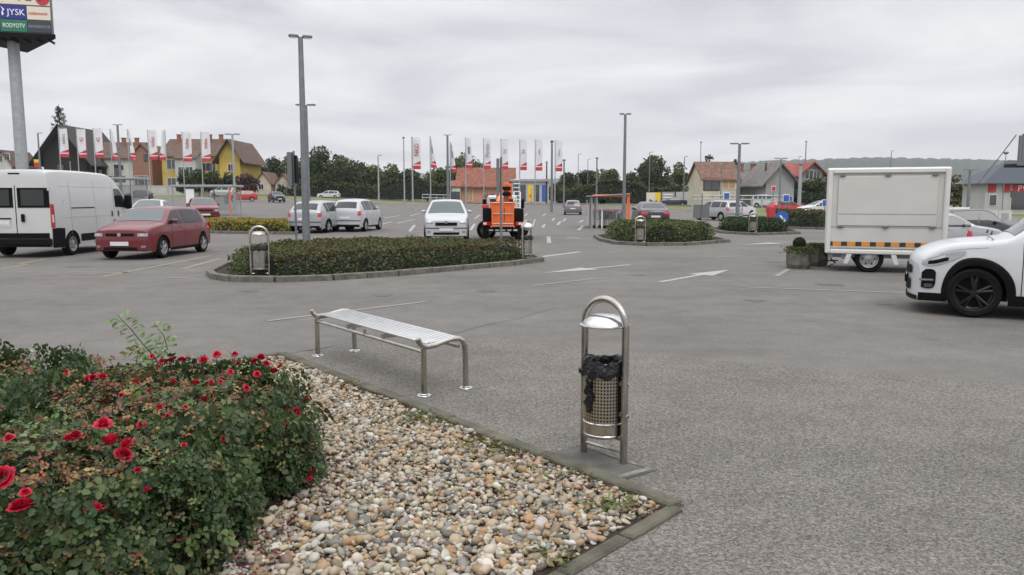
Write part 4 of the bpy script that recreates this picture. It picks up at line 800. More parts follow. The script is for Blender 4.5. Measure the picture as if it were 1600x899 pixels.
def car(name,label,cat,kind,L,W,H,wb,fo,wr,m,loc,rz,group=None,lod=0,rimm='rim',glass='glass',clad=None,wins=None,belt=None,rear=None,front=None,plate=True,mirror='body',bulk=.14,grille=None,hi=False):
    o=thing(name,label,cat,loc,rz,group); hL=L/2; van=kind=='van'
    top=chaikin([(u*L,v*H) for u,v in TOP[kind]],2); tx=[p[0] for p in top]; tz=[p[1] for p in top]
    sec=SEC['van' if van else 'c']; sx_=[p[0]*H for p in sec]; sv=[p[1] for p in sec]
    xf=hL-fo; xr_=xf-wb; sill=.20 if not van else .26
    ztop=lambda x:float(np.interp(x,tx,tz)); ar=wr+.055
    def zlow(x):
        z=sill+ .06*sstep(abs(x),hL-.35,hL)
        for xw in (xf,xr_):
            d=abs(x-xw)
            if d<ar: z=max(z,wr+math.sqrt(ar*ar-d*d))
        return z
    def plan(x):
        a=abs(x)/hL; return 1-(.10 if not van else .045)*sstep(a,.55,1.0)**1.3-(0.03 if x>0 else .01)*sstep(a,.3,1)
    def S(x,z): return W/2*plan(x)*float(np.interp(z,sx_,sv))
    rd=.06
    def Y_(x,z):
        zt=ztop(x); y=S(x,z); q=z-(zt-rd)
        if q>0: y-= rd*1.0*(1-math.sqrt(max(0,1-(q/rd)**2)))
        return y
    def Mp(x,y,z):
        e=sstep(abs(x),hL-.8,hL); b=bulk if not van or x>0 else .015
        f=.10 if x>0 else .06
        if van: f=.0
        return (x-(1 if x>0 else -1)*e*(b*(abs(y)/(W/2))**2.4+f*max(0,z-.5*H*.8)*1.0),y,z)
    crn=lambda x,y:.035*(1-(y/(S(x,ztop(x))+1e-6))**2) if not van else .04*(1-(y/(W/2))**2)
    xs=set(np.linspace(-hL,hL,46 if lod else 90)); xs|=set(tx)
    for xw in (xf,xr_):
        for a in np.linspace(0,PI,13 if lod else 25): xs.add(xw+ar*math.cos(a)*.9999)
        xs.add(xw+ar*1.001); xs.add(xw-ar*1.001)
    xs=sorted(x for x in xs if -hL<=x<=hL); q=[xs[0]]
    for x in xs[1:]:
        if x-q[-1]>.004: q.append(x)
    xs=q; NR=10
    mb=MB(); rows=[]
    for x in xs:
        zl,zt=zlow(x),ztop(x); zt=max(zt,zl+.08); zs=[zl+(zt-rd-zl)*k/NR for k in range(NR+1)]+[zt-rd*(1-math.sin(a)) for a in (.5,.95,1.3)]
        right=[Mp(x,Y_(x,z),z) for z in zs]; yt=Y_(x,zt-.001)-.012; topr=[Mp(x,yt*f,zt+crn(x,yt*f)) for f in (1,.8,.5,.2)]
        half=right+topr; rows.append([(p[0],-p[1],p[2]) for p in half][::1]+[p for p in reversed(half)])
    n=len(rows[0]); mb.grid(rows)
    # end caps and dark underside
    for ri,flip in ((0,1),(len(rows)-1,0)):
        x=xs[ri]; zl,zt=zlow(x),max(ztop(x),zlow(x)+.08); zs=[zl+(zt-rd-zl)*k/NR for k in range(NR+1)]+[zt-rd*(1-math.sin(a)) for a in (.5,.95,1.3)]; cr=[]
        for z in zs:
            yy=Y_(x,z); cr.append([Mp(x,yy*f,z) for f in np.linspace(-1,1,17)])
        yt=Y_(x,zt-.001)-.012; cr.append([Mp(x,yt*f,zt+crn(x,yt*f)) for f in np.linspace(-1,1,17)]); mb.grid(cr if flip else [r[::-1] for r in cr])
    mb.build('body',m,o,smooth=38)
    mb=MB(); pw=W/2-.20; prof=[(-hL+.12,sill+.02),(hL-.14,sill+.02),(hL-.3,H*.45),(-hL+.2,H*.5)]
    pts=[(-hL+.15,H*.48)]+[(-hL+.15,sill+.03),(hL-.18,sill+.03),(hL-.3,H*.44)]; mb.extr(pts,-pw,pw); 
    mb.build('underbody','black',o,smooth=0)
    if not van and lod==0: pass
    # patches
    E=.008
    def nrm(x): 
        d=.02; s=(ztop(x+d)-ztop(x-d))/(2*d); l=math.hypot(1,s); return (-s/l,1/l)
    def topp(nm,x0,x1,f0,f1,mm,eps=E,nx=14,par=o,inset=0):
        mb=MB(); rr_=[]
        for i in range(nx+1):
            x=x0+(x1-x0)*i/nx; nx_,nz_=nrm(x); yt=Y_(x,ztop(x)-.001)-.012; row=[]
            for j in range(9):
                f=f0+(f1-f0)*j/8; y=f*yt; p=Mp(x,y,ztop(x)+crn(x,y)); row.append((p[0]+nx_*eps,p[1],p[2]+nz_*eps))
            rr_.append(row)
        mb.grid(rr_); return mb.build(nm,mm,par,recalc=False,smooth=60)
    def sidep(nm,cols,mm,eps=E,rows_=5,par=o,sides=(1,-1)):
        res=[]
        for s in sides:
            mb=MB(); rr_=[]
            for x,za,zb in cols: rr_.append([(lambda p:(p[0],s*(p[1]+eps),p[2]))(Mp(x,Y_(x,za+(zb-za)*k/rows_),za+(zb-za)*k/rows_)) for k in range(rows_+1)])
            mb.grid(rr_); res.append(mb.build(nm,mm,par,recalc=False,smooth=60))
        return res
    def capp(nm,end,y0,y1,z0,z1,mm,eps=.012,par=o,shape=None,ny=8,nz=4):
        mb=MB(); rr_=[]
        for i in range(nz+1):
            row=[]
            for j in range(ny+1):
                y=y0+(y1-y0)*j/ny; t=i/nz; za,zb=(z0,z1) if not shape else shape(j/ny); z=za+(zb-za)*t; x=end*hL
                # nose face: walk back along the top profile where z is above the end face
                if z>ztop(x): 
                    zz=[q for q in zip(tx,tz)]; zz=zz if end<0 else zz[::-1]; x=next((q[0] for q in zz if q[1]>=z),x)
                p=Mp(x,y,z); row.append((p[0]+end*eps,p[1],p[2]))
            rr_.append(row)
        mb.grid(rr_); return mb.build(nm,mm,par,recalc=False,smooth=60)
    belt=(belt or (.665 if not van else .56))*H
    def win(x0,x1,zb,mg=.055,n=14,sl0=0,sl1=0):
        cols=[]
        for i in range(n+1):
            x=x0+(x1-x0)*i/n; zt=min(ztop(x)-mg,H*.945); 
            if sl0: zt=min(zt,zb+.02+(x-x0)*sl0)
            if sl1: zt=min(zt,zb+.02+(x1-x)*sl1)
            if zt>zb+.015: cols.append((x,zb+.0,zt))
        return cols
    T_=TOP[kind]
    if not van:
        wsb,wst={'hatch':(.243,.10),'sedan':(.252,.065),'mpv':(.28,.11),'estate':(.243,.10),'suv':(.205,.09)}[kind]
        topp('windscreen',wsb*L,wst*L,-.93,.93,glass,inset=0)
        rb,rt={'hatch':(-.475,-.385),'sedan':(-.315,-.20),'mpv':(-.484,-.452),'estate':(-.482,-.443),'suv':(-.478,-.435)}[kind]
        if kind!='sedan' : topp('rear_window',rb*L,rt*L,-.86,.86,'glass',eps=.01)
        else: topp('rear_window',rb*L,rt*L,-.9,.9,'glass')
        xA=wsb*L-.16; xB=xf-wb*.52; xC=(xr_+.02) if kind in('sedan',) else xr_+.16
        xD={'hatch':-.345*L,'sedan':-.27*L,'mpv':-.425*L,'estate':-.43*L,'suv':-.41*L}[kind]
        for x0,x1 in ((xB+.05,xA),(xC+.04,xB-.05),(xD+.02,xC-.04)):
            if x1-x0>.12:
                c=win(x0,x1,belt)
                if len(c)>2: sidep('side_window',c,'glass' if not hi else 'glass')
        if lod==0:
            for xs_ in (xB,xf-ar-(.17 if not hi else .155),xC+.0):
                sidep('door_seam',[(xs_-.006,sill+.10,belt-.02),(xs_+.006,sill+.10,belt-.02)],'black',.003)
            for xs_ in (xB+.12,xC+.14): sidep('door_handle',[(xs_,belt-.115,belt-.075),(xs_+.17,belt-.115,belt-.075)],m if not hi else m,.025)
            if kind!='suv': sidep('rubbing_strip',[(xr_+ar+.05,.50*H*.72,.53*H*.72+.02),(xf-ar-.05,.50*H*.72,.53*H*.72+.02)],m,.012)
        sidep('sill_trim',[(x,zlow(x)+.001,zlow(x)+.085) for x in np.linspace(xr_+ar+.03,xf-ar-.03,8)],clad or 'black',.004)
        mz=belt+.08; mxx=xA-.22
        for s in (1,-1):
            mb=MB(); y=S(mxx,mz); mb.rbox((mxx-.06,s*(y+.09)-.085,mz-.05),(mxx+.06,s*(y+.09)+.085,mz+.065),.03); mb.tube([(mxx,s*(y-.03),mz-.04),(mxx,s*(y+.08),mz-.02)],.025,6); mb.build('wing_mirror',m if mirror=='body' else 'black',o)
    # lamps
    hz0,hz1=(.44,.52) if kind!='suv' else (.50,.56)
    if kind!='suv':
        for s in (1,-1):
            capp('headlight',1,s*W*.29,s*W*.445,(hz0+.01)*H,(hz1-.008)*H,'lamp_glass')
            capp('headlight_bulb',1,s*W*.33,s*W*.39,(hz0+.022)*H,(hz1-.02)*H,'chrome',eps=.018)
        gz=(.455,.51) if kind in('hatch','sedan','estate') else (.40,.475)
        capp('grille',1,-W*.235,W*.235,gz[0]*H,gz[1]*H,'black')
        capp('lower_grille',1,-W*.28,W*.28,.19*H,.245*H,'black')
        capp('bumper_strip',1,-W*.46,W*.46,.335*H,.352*H,'black' if grille!='plain' else m,eps=.016)
        if lod==0:
            mb=MB(); mb.lathe([(0,0),(.055,0)],(0,0,0),n=16,axis='y'); e_=mb.build('badge','chrome',o,recalc=False); e_.rotation_euler=(0,0,PI/2); e_.location=(hL+.022-.10*.08*H,0,.483*H)
        for s in (1,-1): capp('fog_lamp',1,s*W*.34,s*W*.41,.235*H,.275*H,'lamp_glass' if lod==0 else m)
    if not van:
        if kind in('hatch','mpv','estate','suv'):
            for s in (1,-1):
                capp('tail_light',-1,s*W*.37,s*W*.455,.50*H,(.64 if kind!='mpv' else .68)*H,'tail')
                sidep('tail_light_side',[(x,.52*H,.64*H) for x in np.linspace(-hL+.02,-hL+.20,4)],'tail',.006,sides=(s,))
        else:
            for s in (1,-1): capp('tail_light',-1,s*W*.25,s*W*.45,.50*H,.61*H,'tail')
        capp('rear_bumper_strip',-1,-W*.45,W*.45,.33*H,.352*H,'black' if lod or kind!='sedan' else m)
        capp('lower_valance',-1,-W*.42,W*.42,.165*H,.225*H,'black')
        if plate: capp('number_plate',-1,-.26,.26,.40*H,.40*H+.11,'plate',eps=.02); capp('number_plate',1,-.26,.26,.275*H,.275*H+.11,'plate',eps=.024)
    for xw in (xf,xr_):
        for s in (1,-1): wheel(o,xw,s*(W/2*plan(xw)-.10),s,wr,.20,rimm,lod=lod,rf=.74 if hi else .64)
    o['hL']=hL
    del o['hL']
    return o,dict(sidep=sidep,capp=capp,topp=topp,S=S,ztop=ztop,Mp=Mp,xf=xf,xr=xr_,ar=ar,wr=wr,zlow=zlow,hL=hL,W=W,H=H,Y_=Y_,belt=belt)
def place(px,Y,front=True): return gp(px,Y)
def heading(deg): return R(deg)   # angle of the nose from +X, counter-clockwise
_Z0=lambda p:(p.x,p.y,G(p.x,p.y)+.004)
# red hatchback near the van: near-side wheels touch at (250,404) and (315,394)
a=at(250,404); b=at(316,394); d=(a-b).normalized(); hd=math.atan2(d.y,d.x); mid=(a+b)/2; n_=Vector((d.y,-d.x,0)); cpos=mid+n_*(.75) 
o,k=car('parked_car','red older hatchback parked facing the camera beside the white van','car','hatch',4.02,1.70,1.43,2.47,.80,.305,'red_paint',(cpos.x,cpos.y,.004),hd,'cars on the car park',glass='screen_glass',grille='plain')
for dx,txt in ((0,''),): pass
# big white van
hv=R(91.5); w0=at(112,399); 
L=5.41; fo=.95; wb=3.45; xr_=L/2-fo-wb
c=Vector((w0.x,w0.y,0)); dv=Vector((math.cos(hv),math.sin(hv),0)); nv=Vector((dv.y,-dv.x,0)); cpos=c-dv*xr_-nv*(.94)
o,k=car('panel_van','white high-roof panel van seen from its rear corner at the left','van','van',L,2.05,2.50,wb,fo,.345,'van_paint',(cpos.x,cpos.y,.004),hv,lod=1,mirror='black')
sp_v,cp_v,S_,W_=k['sidep'],k['capp'],k['S'],2.05
hL=L/2
for s in (1,-1):
    cp_v('rear_window',-1,s*.06,s*.95,1.42,1.98,'black',eps=.010); cp_v('rear_glass',-1,s*.16,s*.80,1.48,1.93,'screen_glass' if False else 'glass',eps=.016)
    f=MB(); f.rbox((-hL-.05,s*.20-.05,1.02),(-hL-.012,s*.20+.05,1.24),.012)
    if s<0: f.build('door_handle','black',o)
    sp_v('tail_light',[(x,.85,1.52) for x in np.linspace(-hL+.012,-hL+.17,4)],'tail',.012,sides=(s,)); sp_v('indicator',[(x,1.0,1.22) for x in np.linspace(-hL+.03,-hL+.11,3)],'lamp_lens',.016,sides=(s,))
    cp_v('tail_light_rear',-1,s*.955,s*.985,.85,1.52,'tail',eps=.012)
cp_v('door_seam',-1,-.012,.012,.62,2.38,'black',eps=.004); cp_v('lower_door_band',-1,-.90,.90,.50,.70,'black',eps=.010); 
mb=MB(); mb.rbox((-hL-.16,-.98,.33),(-hL+.02,.98,.56),.04); mb.build('rear_bumper','black',o)
cp_v('brake_light',-1,-.16,.16,2.36,2.40,'black',eps=.012); cp_v('plate_recess',-1,.16,.78,.86,1.12,'van_paint',eps=.012); cp_v('plate_lamp_bar',-1,.14,.76,1.09,1.13,'black',eps=.02); cp_v('number_plate',-1,.20,.70,.94,1.05,'plate',eps=.018)
for z in (1.0,1.36-.2): cp_v('door_crease',-1,-.93,.93,z*.78+.0,z*.78+.008,'trimgrey' if 'trimgrey' in M else 'signback',eps=.004) if False else None
sp_v('corner_cladding',[(x,.27,.84-.05*abs(x+hL-.3)) for x in np.linspace(-hL+.01,-hL+.62,6)],'black',.012)
sp_v('rail',[(x,1.385,1.415) for x in (-hL+1.02,-hL+2.35)],'black',.012)
sp_v('side_cladding',[(x,max(.40,k['zlow'](x)),.62) for x in np.linspace(k['xr']+k['ar']+.05,k['xf']-k['ar']-.05,6)],'black',.010); 
for x in (-hL+1.0,-hL+2.42,-hL+3.62): sp_v('panel_seam',[(x,.55,2.2),(x+.012,.55,2.2)],'signback',.003)
for z in (1.12,2.02): sp_v('panel_crease',[(x,z,z+.010) for x in np.linspace(-hL+.5,-hL+3.6,10)],'concrete_light',.003)
for x in (-hL+3.42,-hL+3.86): sp_v('door_handle',[(x,1.10,1.28),(x+.07,1.10,1.28)],'black',.022)
cl=[]
for x in np.linspace(-hL+3.72,-hL+4.80,12):
    zt=min(k['ztop'](x)-.12,2.0); 
    if zt>1.42: cl.append((x,1.40-.06*sstep(x,-hL+4,-hL+4.8),zt))
sp_v('side_window',cl,'glass'); k['topp']('windscreen',.37*L,.245*L,-.92,.92,'glass')
for s in (1,-1):
    mb=MB(); mb.rbox((.30*L-.08,s*1.16-.12,1.33),(.30*L+.08,s*1.16+.10,1.80),.04); mb.tube([(.30*L,s*.9,1.45),(.30*L,s*1.1,1.5)],.04,6); mb.build('wing_mirror','black',o)
    mb=MB(); mb.box((-hL-.03,s*.945-.02,1.9),(-hL+.05,s*.945+.02,2.0)); mb.build('hinge','van_paint',o)
CG='cars on the car park'
def quick(label,kind,px,Y,deg,m,L=4.2,W=1.74,H=1.46,wr=.31,lod=1,glass='glass',name='parked_car',cat='car',dims=None,**kw):
    p=gp(px,Y); wb=L*.615; return car(name,label,cat,kind,L,W,H,wb,L*.195,wr,m,(p.x,p.y,p.z+.004),R(deg),CG if cat=='car' else None,lod=lod,glass=glass,**kw)
quick('white saloon parked behind the red hatchback','sedan',236,42,-78,'white_paint',4.5,1.78,1.46,glass='screen_glass')
quick('second red hatchback parked behind the first, beside the yellow shrubs','hatch',316,49,-64,'red_paint',4.1,1.72,1.47,glass='screen_glass')
quick('silver hatchback seen from behind next to the tall lamp post','hatch',503,38.6,80,'silver_paint',4.34,1.84,1.50,lod=0)
quick('pale small hatchback just right of the silver hatchback','hatch',558,39.8,82,'pale_paint',3.75,1.70,1.58,lod=0)
o,k=quick('silver compact people carrier facing the camera behind the long hedge','mpv',698,31.5,-86,'pale_paint',4.03,1.76,1.62,lod=0,glass='screen_glass')
quick('grey estate car driving away in the middle of the car park','estate',895,80,86,'grey_paint',4.5,1.78,1.46)
quick('black saloon seen from behind right of the orange shelter','sedan',1016,47,88,'dark_paint',4.76,1.83,1.46)
quick('silver hatchback parked behind the third island','mpv',1122,60,118,'silver_paint',4.0,1.7,1.5)
quick('white hatchback just right of the far silver hatchback','hatch',1147,66,35,'white_paint',4.2,1.75,1.46)
quick('red car on the far street below the grey gable','hatch',1229,82,8,'bright_red_paint',4.0,1.7,1.42,name='passing_car')
quick('white saloon on the street left of the trailer','sedan',1284,74,188,'white_paint',4.5,1.75,1.42,name='passing_car')
quick('dark saloon on the street in front of the grey hoarding','sedan',1052,134,175,'dark_paint',4.7,1.8,1.42,name='passing_car')
quick('distant red car at the far left of the car park','hatch',379,112,200,'bright_red_paint',4.1,1.7,1.5)
quick('distant dark car beside the distant red one','hatch',432,110,-60,'dark_paint',4.1,1.75,1.5)
quick('silver estate on the far street left of centre','estate',514,160,180,'white_paint',4.7,1.8,1.55,name='passing_car')
quick('dark car glimpsed above the roof of the white saloon','hatch',217,122,190,'dark_paint',4.1,1.75,1.5)
def smallvan(label,px,Y,deg):
    p=gp(px,Y); return car('small_van',label,'van','mpv',4.4,1.8,1.85,2.7,.85,.31,'white_paint',(p.x,p.y,p.z+.12),R(deg),lod=1)
smallvan('white delivery van on the street before the cream cottage',1197,116,-15); smallvan('white van seen through the left trolley shelter',349,140,180)
# silver people carrier and dark estate beyond the trailer
quick('silver hatchback showing its side between trailer and white car','hatch',1468,30,-8,'silver_paint',4.2,1.75,1.52,lod=0)
quick('dark estate car behind the silver hatchback at right','suv',1524,33.5,-14,'dark_paint',4.5,1.84,1.78)
# close white crossover entering from the right
wa=at(1519,497); Ls=4.40; fo=.84; hs=R(153.5)
xf=Ls/2-fo; dv=Vector((math.cos(hs),math.sin(hs),0)); nv=Vector((-dv.y,dv.x,0))   # left-hand side of the car faces us
cpos=Vector((wa.x,wa.y,0))-dv*xf-nv*(1.86/2-.03)
o,k=car('parked_car','white crossover with black wheels cut off by the right picture edge','car','suv',Ls,1.86,1.645,2.67,fo,.352,'white_paint',(cpos.x,cpos.y,.004),hs,CG,lod=0,rimm='blackrim',glass='glass',bulk=.20,hi=True)
xf,ar=k['xf'],k['ar']; hL=k['hL']; H=k['H']
for xw in (xf,k['xr']):      # black arch cladding
    for s in (1,-1):
        mb=MB(); rows=[]
        for a in np.linspace(-.20,PI+.20,40):
            row=[]
            for rr_,ep in ((ar-.025,-.05),(ar-.012,.014),(ar+.06,.026),(ar+.09,.018),(ar+.10,-.004)):
                x=xw+rr_*math.cos(a); z=max(.19,k['wr']+rr_*math.sin(a)); p=k['Mp'](min(x,hL),k['S'](min(x,hL),z)+ep,z); row.append((p[0],s*p[1],p[2]))
            rows.append(row)
        mb.grid(rows); mb.build('arch_cladding','black',o,recalc=False,smooth=50)
sd=k['sidep']
sd('lower_cladding',[(x,max(.19,k['zlow'](x)-.01),.34) for x in np.linspace(k['xr']+ar+.004,xf-ar-.004,12)],'black',.02); 
sd('bumper_lip',[(x,.20,.27+.05*sstep(x,hL-.45,xf+ar)) for x in np.linspace(xf+ar-.01,hL,6)],'black',.012)
k['capp']('bumper_lip',1,-.80,.80,.20,.27,'black',eps=.014)
sd('headlight',[(x,za,zb) for x,za,zb in [(hL-.02,.745,.80),(hL-.12,.71,.83),(hL-.25,.73,.87),(hL-.4,.775,.905),(hL-.55,.83,.935),(hL-.70,.90,.952)]],'lamp_glass',.012,rows_=4)
sd('lamp_insert',[(x,za,zb) for x,za,zb in [(hL-.10,.735,.785),(hL-.2,.745,.81),(hL-.32,.775,.835),(hL-.42,.80,.85)]],'black',.016,rows_=2)
sd('lamp_reflector',[(x,za,zb) for x,za,zb in [(hL-.14,.79,.82),(hL-.25,.815,.85),(hL-.36,.845,.88)]],'chrome',.017,rows_=2)
sd('fog_grille',[(x,za,zb) for x,za,zb in [(hL-.03,.40,.62),(hL-.08,.385,.665),(hL-.16,.38,.67),(hL-.21,.40,.655),(hL-.235,.46,.62)]],'black',.012,rows_=4)
sd('fog_lamp',[(x,.40,.455) for x in (hL-.07,hL-.19)],'screen_glass',.02,rows_=2); sd('fog_lamp_bar',[(x,.50,.525) for x in (hL-.0,hL-.10,hL-.20)],'chrome',.022,rows_=2)
k['capp']('grille',1,-.55,.55,.58,.70,'black',eps=.02); k['capp']('lower_grille',1,-.5,.5,.33,.5,'black',eps=.02)
mb=MB(); mb.rbox((hL+.0,-.26,.42),(hL+.04,.26,.53),.006); mb.build('plate_holder','black',o)
sd('window_trim',[(x,k['belt']-.03,k['belt']-.005) for x in np.linspace(k['xr'],xf-.62,10)],'chrome',.012,rows_=1)
k['topp']('bonnet_seam',.26*Ls,.262*Ls,-.93,.93,'black',eps=.003,nx=1)
sd('bonnet_edge_seam',[(x,k['ztop'](x)-.085,k['ztop'](x)-.079) for x in np.linspace(.275*Ls,.44*Ls,12)],'signback',.002,rows_=1)
mb=MB()
for s in (-.5,.15): mb.tube([(.255*Ls,s,1.20),(.262*Ls,s+.3,1.19),(.268*Ls,s+.55,1.185)],.012,5)
mb.build('wiper','black',o)
# ================================================================ TRAILER
Y=17.6; pL=at(1296,425); pR=at(1478,431)
zt=pd(0,263,Y).z; x0=pd(1293,300,Y).x; x1=pd(1480,300,Y).x; cx_=(x0+x1)/2; hw=(x1-x0)/2*.92
o=thing('market_trailer','cream box sales trailer with closed serving hatch and orange-black tape','trailer',(cx_,Y,0),R(-21))
zb=.42; D=1.95
mb=MB(); mb.rbox((-hw,.03,zb),(hw,D,zt-.05),.03); mb.build('box_body','tarp',o,smooth=0)
mb=MB(); fw=.10
mb.rbox((-hw-.01,-.03,zb),(-hw+fw,.05,zt),.025); mb.rbox((hw-fw,-.03,zb),(hw+.01,.05,zt),.025); mb.rbox((-hw+fw,-.029,zt-.11),(hw-fw,.05,zt-.002),.02); mb.rbox((-hw+fw,-.028,zb),(hw-fw,.05,zb+.10),.02)
mb.rbox((-hw-.03,.05,zt-.06),(hw+.03,D+.03,zt+.02),.03); mb.build('frame','tarp2',o,smooth=30)
mb=MB(); mb.box((-hw+fw,0.0,1.02),(hw-fw,.04,1.06)); mb.box((-hw+fw+.14,-.012,1.32),(hw-fw-.14,.03,1.345)); mb.build('hatch_ledge','galv_light',o,smooth=0)
mb=MB(); mb.rbox((-hw+fw+.12,-.010,1.065),(hw-fw-.12,.029,zt-.17),.012); mb.build('hatch_panel','tarp',o,smooth=0)
mb=MB(); mb.box((-hw+fw,.0,.56),(hw-fw,.028,1.015)); mb.build('lower_panel','tarp',o,smooth=0)
for x in (-hw+.30,0,hw-.30):
    for z_ in (zt-.15,1.05): mb=MB(); mb.rbox((x-.06,-.045,z_-.03),(x+.06,-.012,z_+.025),.008); mb.build('hinge','signback',o)
mb=MB(); mb.box((-hw+fw+.0,-.006,.60),(hw-.02,-.001,.70)); mb.build('reflective_tape','tape',o,smooth=0)
mb=MB(); mb.rbox((-hw+.1,.1,.33),(hw-.02,D-.1,.42),.01); mb.build('chassis','galv',o)
for x in (-hw+.06,-hw+.35,hw-.3): mb=MB(); mb.box((x,.01,.30),(x+.10,.05,.42)); mb.build('bracket','signback',o,smooth=0)
for x,y,s in ((-.30,.14,-1),(-.30,D-.14,1)): wheel(o,x,y,s,.31,.19,'rim',lod=1)
for x in (-.78,.14,):
    mb=MB(); mb.extr([(x,.42),(x+.11,.42),(x+(.03 if x<0 else .17),.20),(x-(.06 if x<0 else -.08),.20)],-.02,.0); mb.build('mudguard_plate','tarp2',o,smooth=0)
mb=MB(); mb.tube([(-1.25,.3,.40),(-1.0,.28,.18),(-1.15,.25,.10)],.018,5); mb.tube([(-1.3,.3,.22),(-.95,.28,.24)],.015,5); mb.build('corner_steady','black',o)
# ================================================================ CRANE TRUCK
Y=31.0; c=gp(786,Y); o=thing('crane_truck','white lorry seen from behind with an orange access basket and crane mast','truck',c,R(2))
zz=lambda py:pd(0,py,Y).z; X=lambda px:pd(px,310,Y).x-c.x
mb=MB(); mb.rbox((X(762),2.2,.55),(X(812),3.9,zz(305)),.08); mb.build('cab','white_paint',o); 
mb=MB(); mb.rbox((X(766),2.15,1.55),(X(776),2.198,zz(311)),.01); mb.rbox((X(790),2.15,1.45),(X(808),2.198,zz(311)),.01); mb.build('rear_cab_window','glass',o)
for s in (757,821): mb=MB(); mb.rbox((X(s)-.09,2.6,1.25),(X(s)+.09,2.75,1.65),.03); mb.tube([(X(s),2.7,1.4),(X(s)+(.3 if s<780 else -.3),2.8,1.5)],.02,5); mb.build('wing_mirror','black',o)
mb=MB(); mb.rbox((X(754),-.1,.42),(X(818),3.9,.78),.03); mb.build('chassis','black',o)
mb=MB(); mb.rbox((X(754),-.12,.78),(X(818),2.0,1.28),.03); mb.build('platform_sides','black',o)
for xa,xb in ((X(754),X(764)),(X(808),X(818))): mb=MB(); mb.rbox((xa,-.11,.10),(xb,-.06,.80),.01); mb.build('mudflap','black',o)
mb=MB(); mb.rbox((X(753),-.10,1.29),(X(764),1.8,1.45),.02); mb.build('red_locker','tail',o)
for s in (0,1):
    mb=MB(); x=X(754) if s==0 else X(805); mb.rbox((x,-.17,.60),(x+.34,-.121,.76),.02); t_=mb.build('tail_light','tail',o)
    mb=MB(); x2=x+(.03 if s==0 else .12); mb.rbox((x2,-.19,.64),(x2+.13,-.171,.73),.01); mb.build('lens','lamp_lens',t_)
mb=MB(); mb.box((X(762),-.18,.36),(X(810),-.12,.50)); mb.build('bumper_bar','black',o,smooth=0)
for k_ in range(5): mb=MB(); x=X(764)+k_*.24; mb.box((x,-.195,.40),(x+.16,-.181,.46)); mb.build('reflector','plate',o,smooth=0)
for x in (X(760),X(812)): wheel(o,x,.9,-1 if x<0 else 1,.40,.26,'rim',lod=1)
# basket: frame plus panels, open upper half
bx0,bx1,bz0,bz1=X(765),X(805),zz(354),zz(316); 
mb=MB()
for x in (bx0+.10,bx0+.52,bx1-.10): mb.box((x-.03,-.62,bz0),(x+.03,-.56,bz1))
for z_ in (bz0+.03,bz1-.03): mb.tube([(bx0+(.08 if z_<bz1-.1 else 0),-.59,z_),(bx1-(.08 if z_<bz1-.1 else 0),-.59,z_)],.035,6)
for sx in (bx0+.05,bx1-.05): mb.tube([(sx,-.6,bz1),(sx,.0,bz1)],.03,6); mb.tube([(sx,-.6,bz0),(sx,.0,bz0)],.03,6); mb.tube([(sx,0,bz0),(sx,0,bz1)],.03,6)
mb.build('basket_frame','orange_paint',o)
mb=MB(); 
mb.box((bx0+.07,-.585,bz0),(bx1-.07,-.575,bz0+.20)); 
for q in range(2):
    xa=bx0+.13 if q==0 else bx0+.58; xb=bx0+.40 if q==0 else bx1-.13; mb.box((xa,-.57,bz0+.2),(xb,-.56,bz1-.08))
mb.box((bx0+.05,-.58,bz1-.14),(bx1-.05,-.565,bz1)); mb.build('basket_panel','orange_paint',o,smooth=0)
mb=MB(); mb.tube([(bx0+.12,-.63,bz0+.52),(bx1-.12,-.63,bz0+.52)],.02,6); mb.tube([(bx0+.1,-.63,bz0+.12),(bx1-.1,-.63,bz0+.12)],.03,6); mb.build('basket_rail','galv_light',o)
mb=MB(); mb.rbox((X(787),.7,.9),(X(797),1.05,zz(285)),.02); mb.rbox((X(776),.75,1.2),(X(782),1.0,zz(300)),.02); mb.tube([(X(792),.9,zz(292)),(X(784),.4,zz(300)),(X(778),.2,zz(316))],.07,8); mb.rbox((X(795),.5,zz(312)),(X(801),.9,zz(287)),.02); mb.build('crane_column','orange_paint',o)
for z_ in (zz(297),zz(306)): mb=MB(); mb.rbox((X(784),.45,z_),(X(799),.69,z_+.14),.02); mb.build('crane_joint','black',o)
mb=MB()
for x in (X(803),X(813)): mb.tube([(x,.3,1.0),(x+.02,.5,zz(300))],.03,6)
for q in range(9): z_=1.15+q*.16; mb.tube([(X(803),.32,z_),(X(813),.32,z_)],.015,5)
mb.build('ladder','white',o)
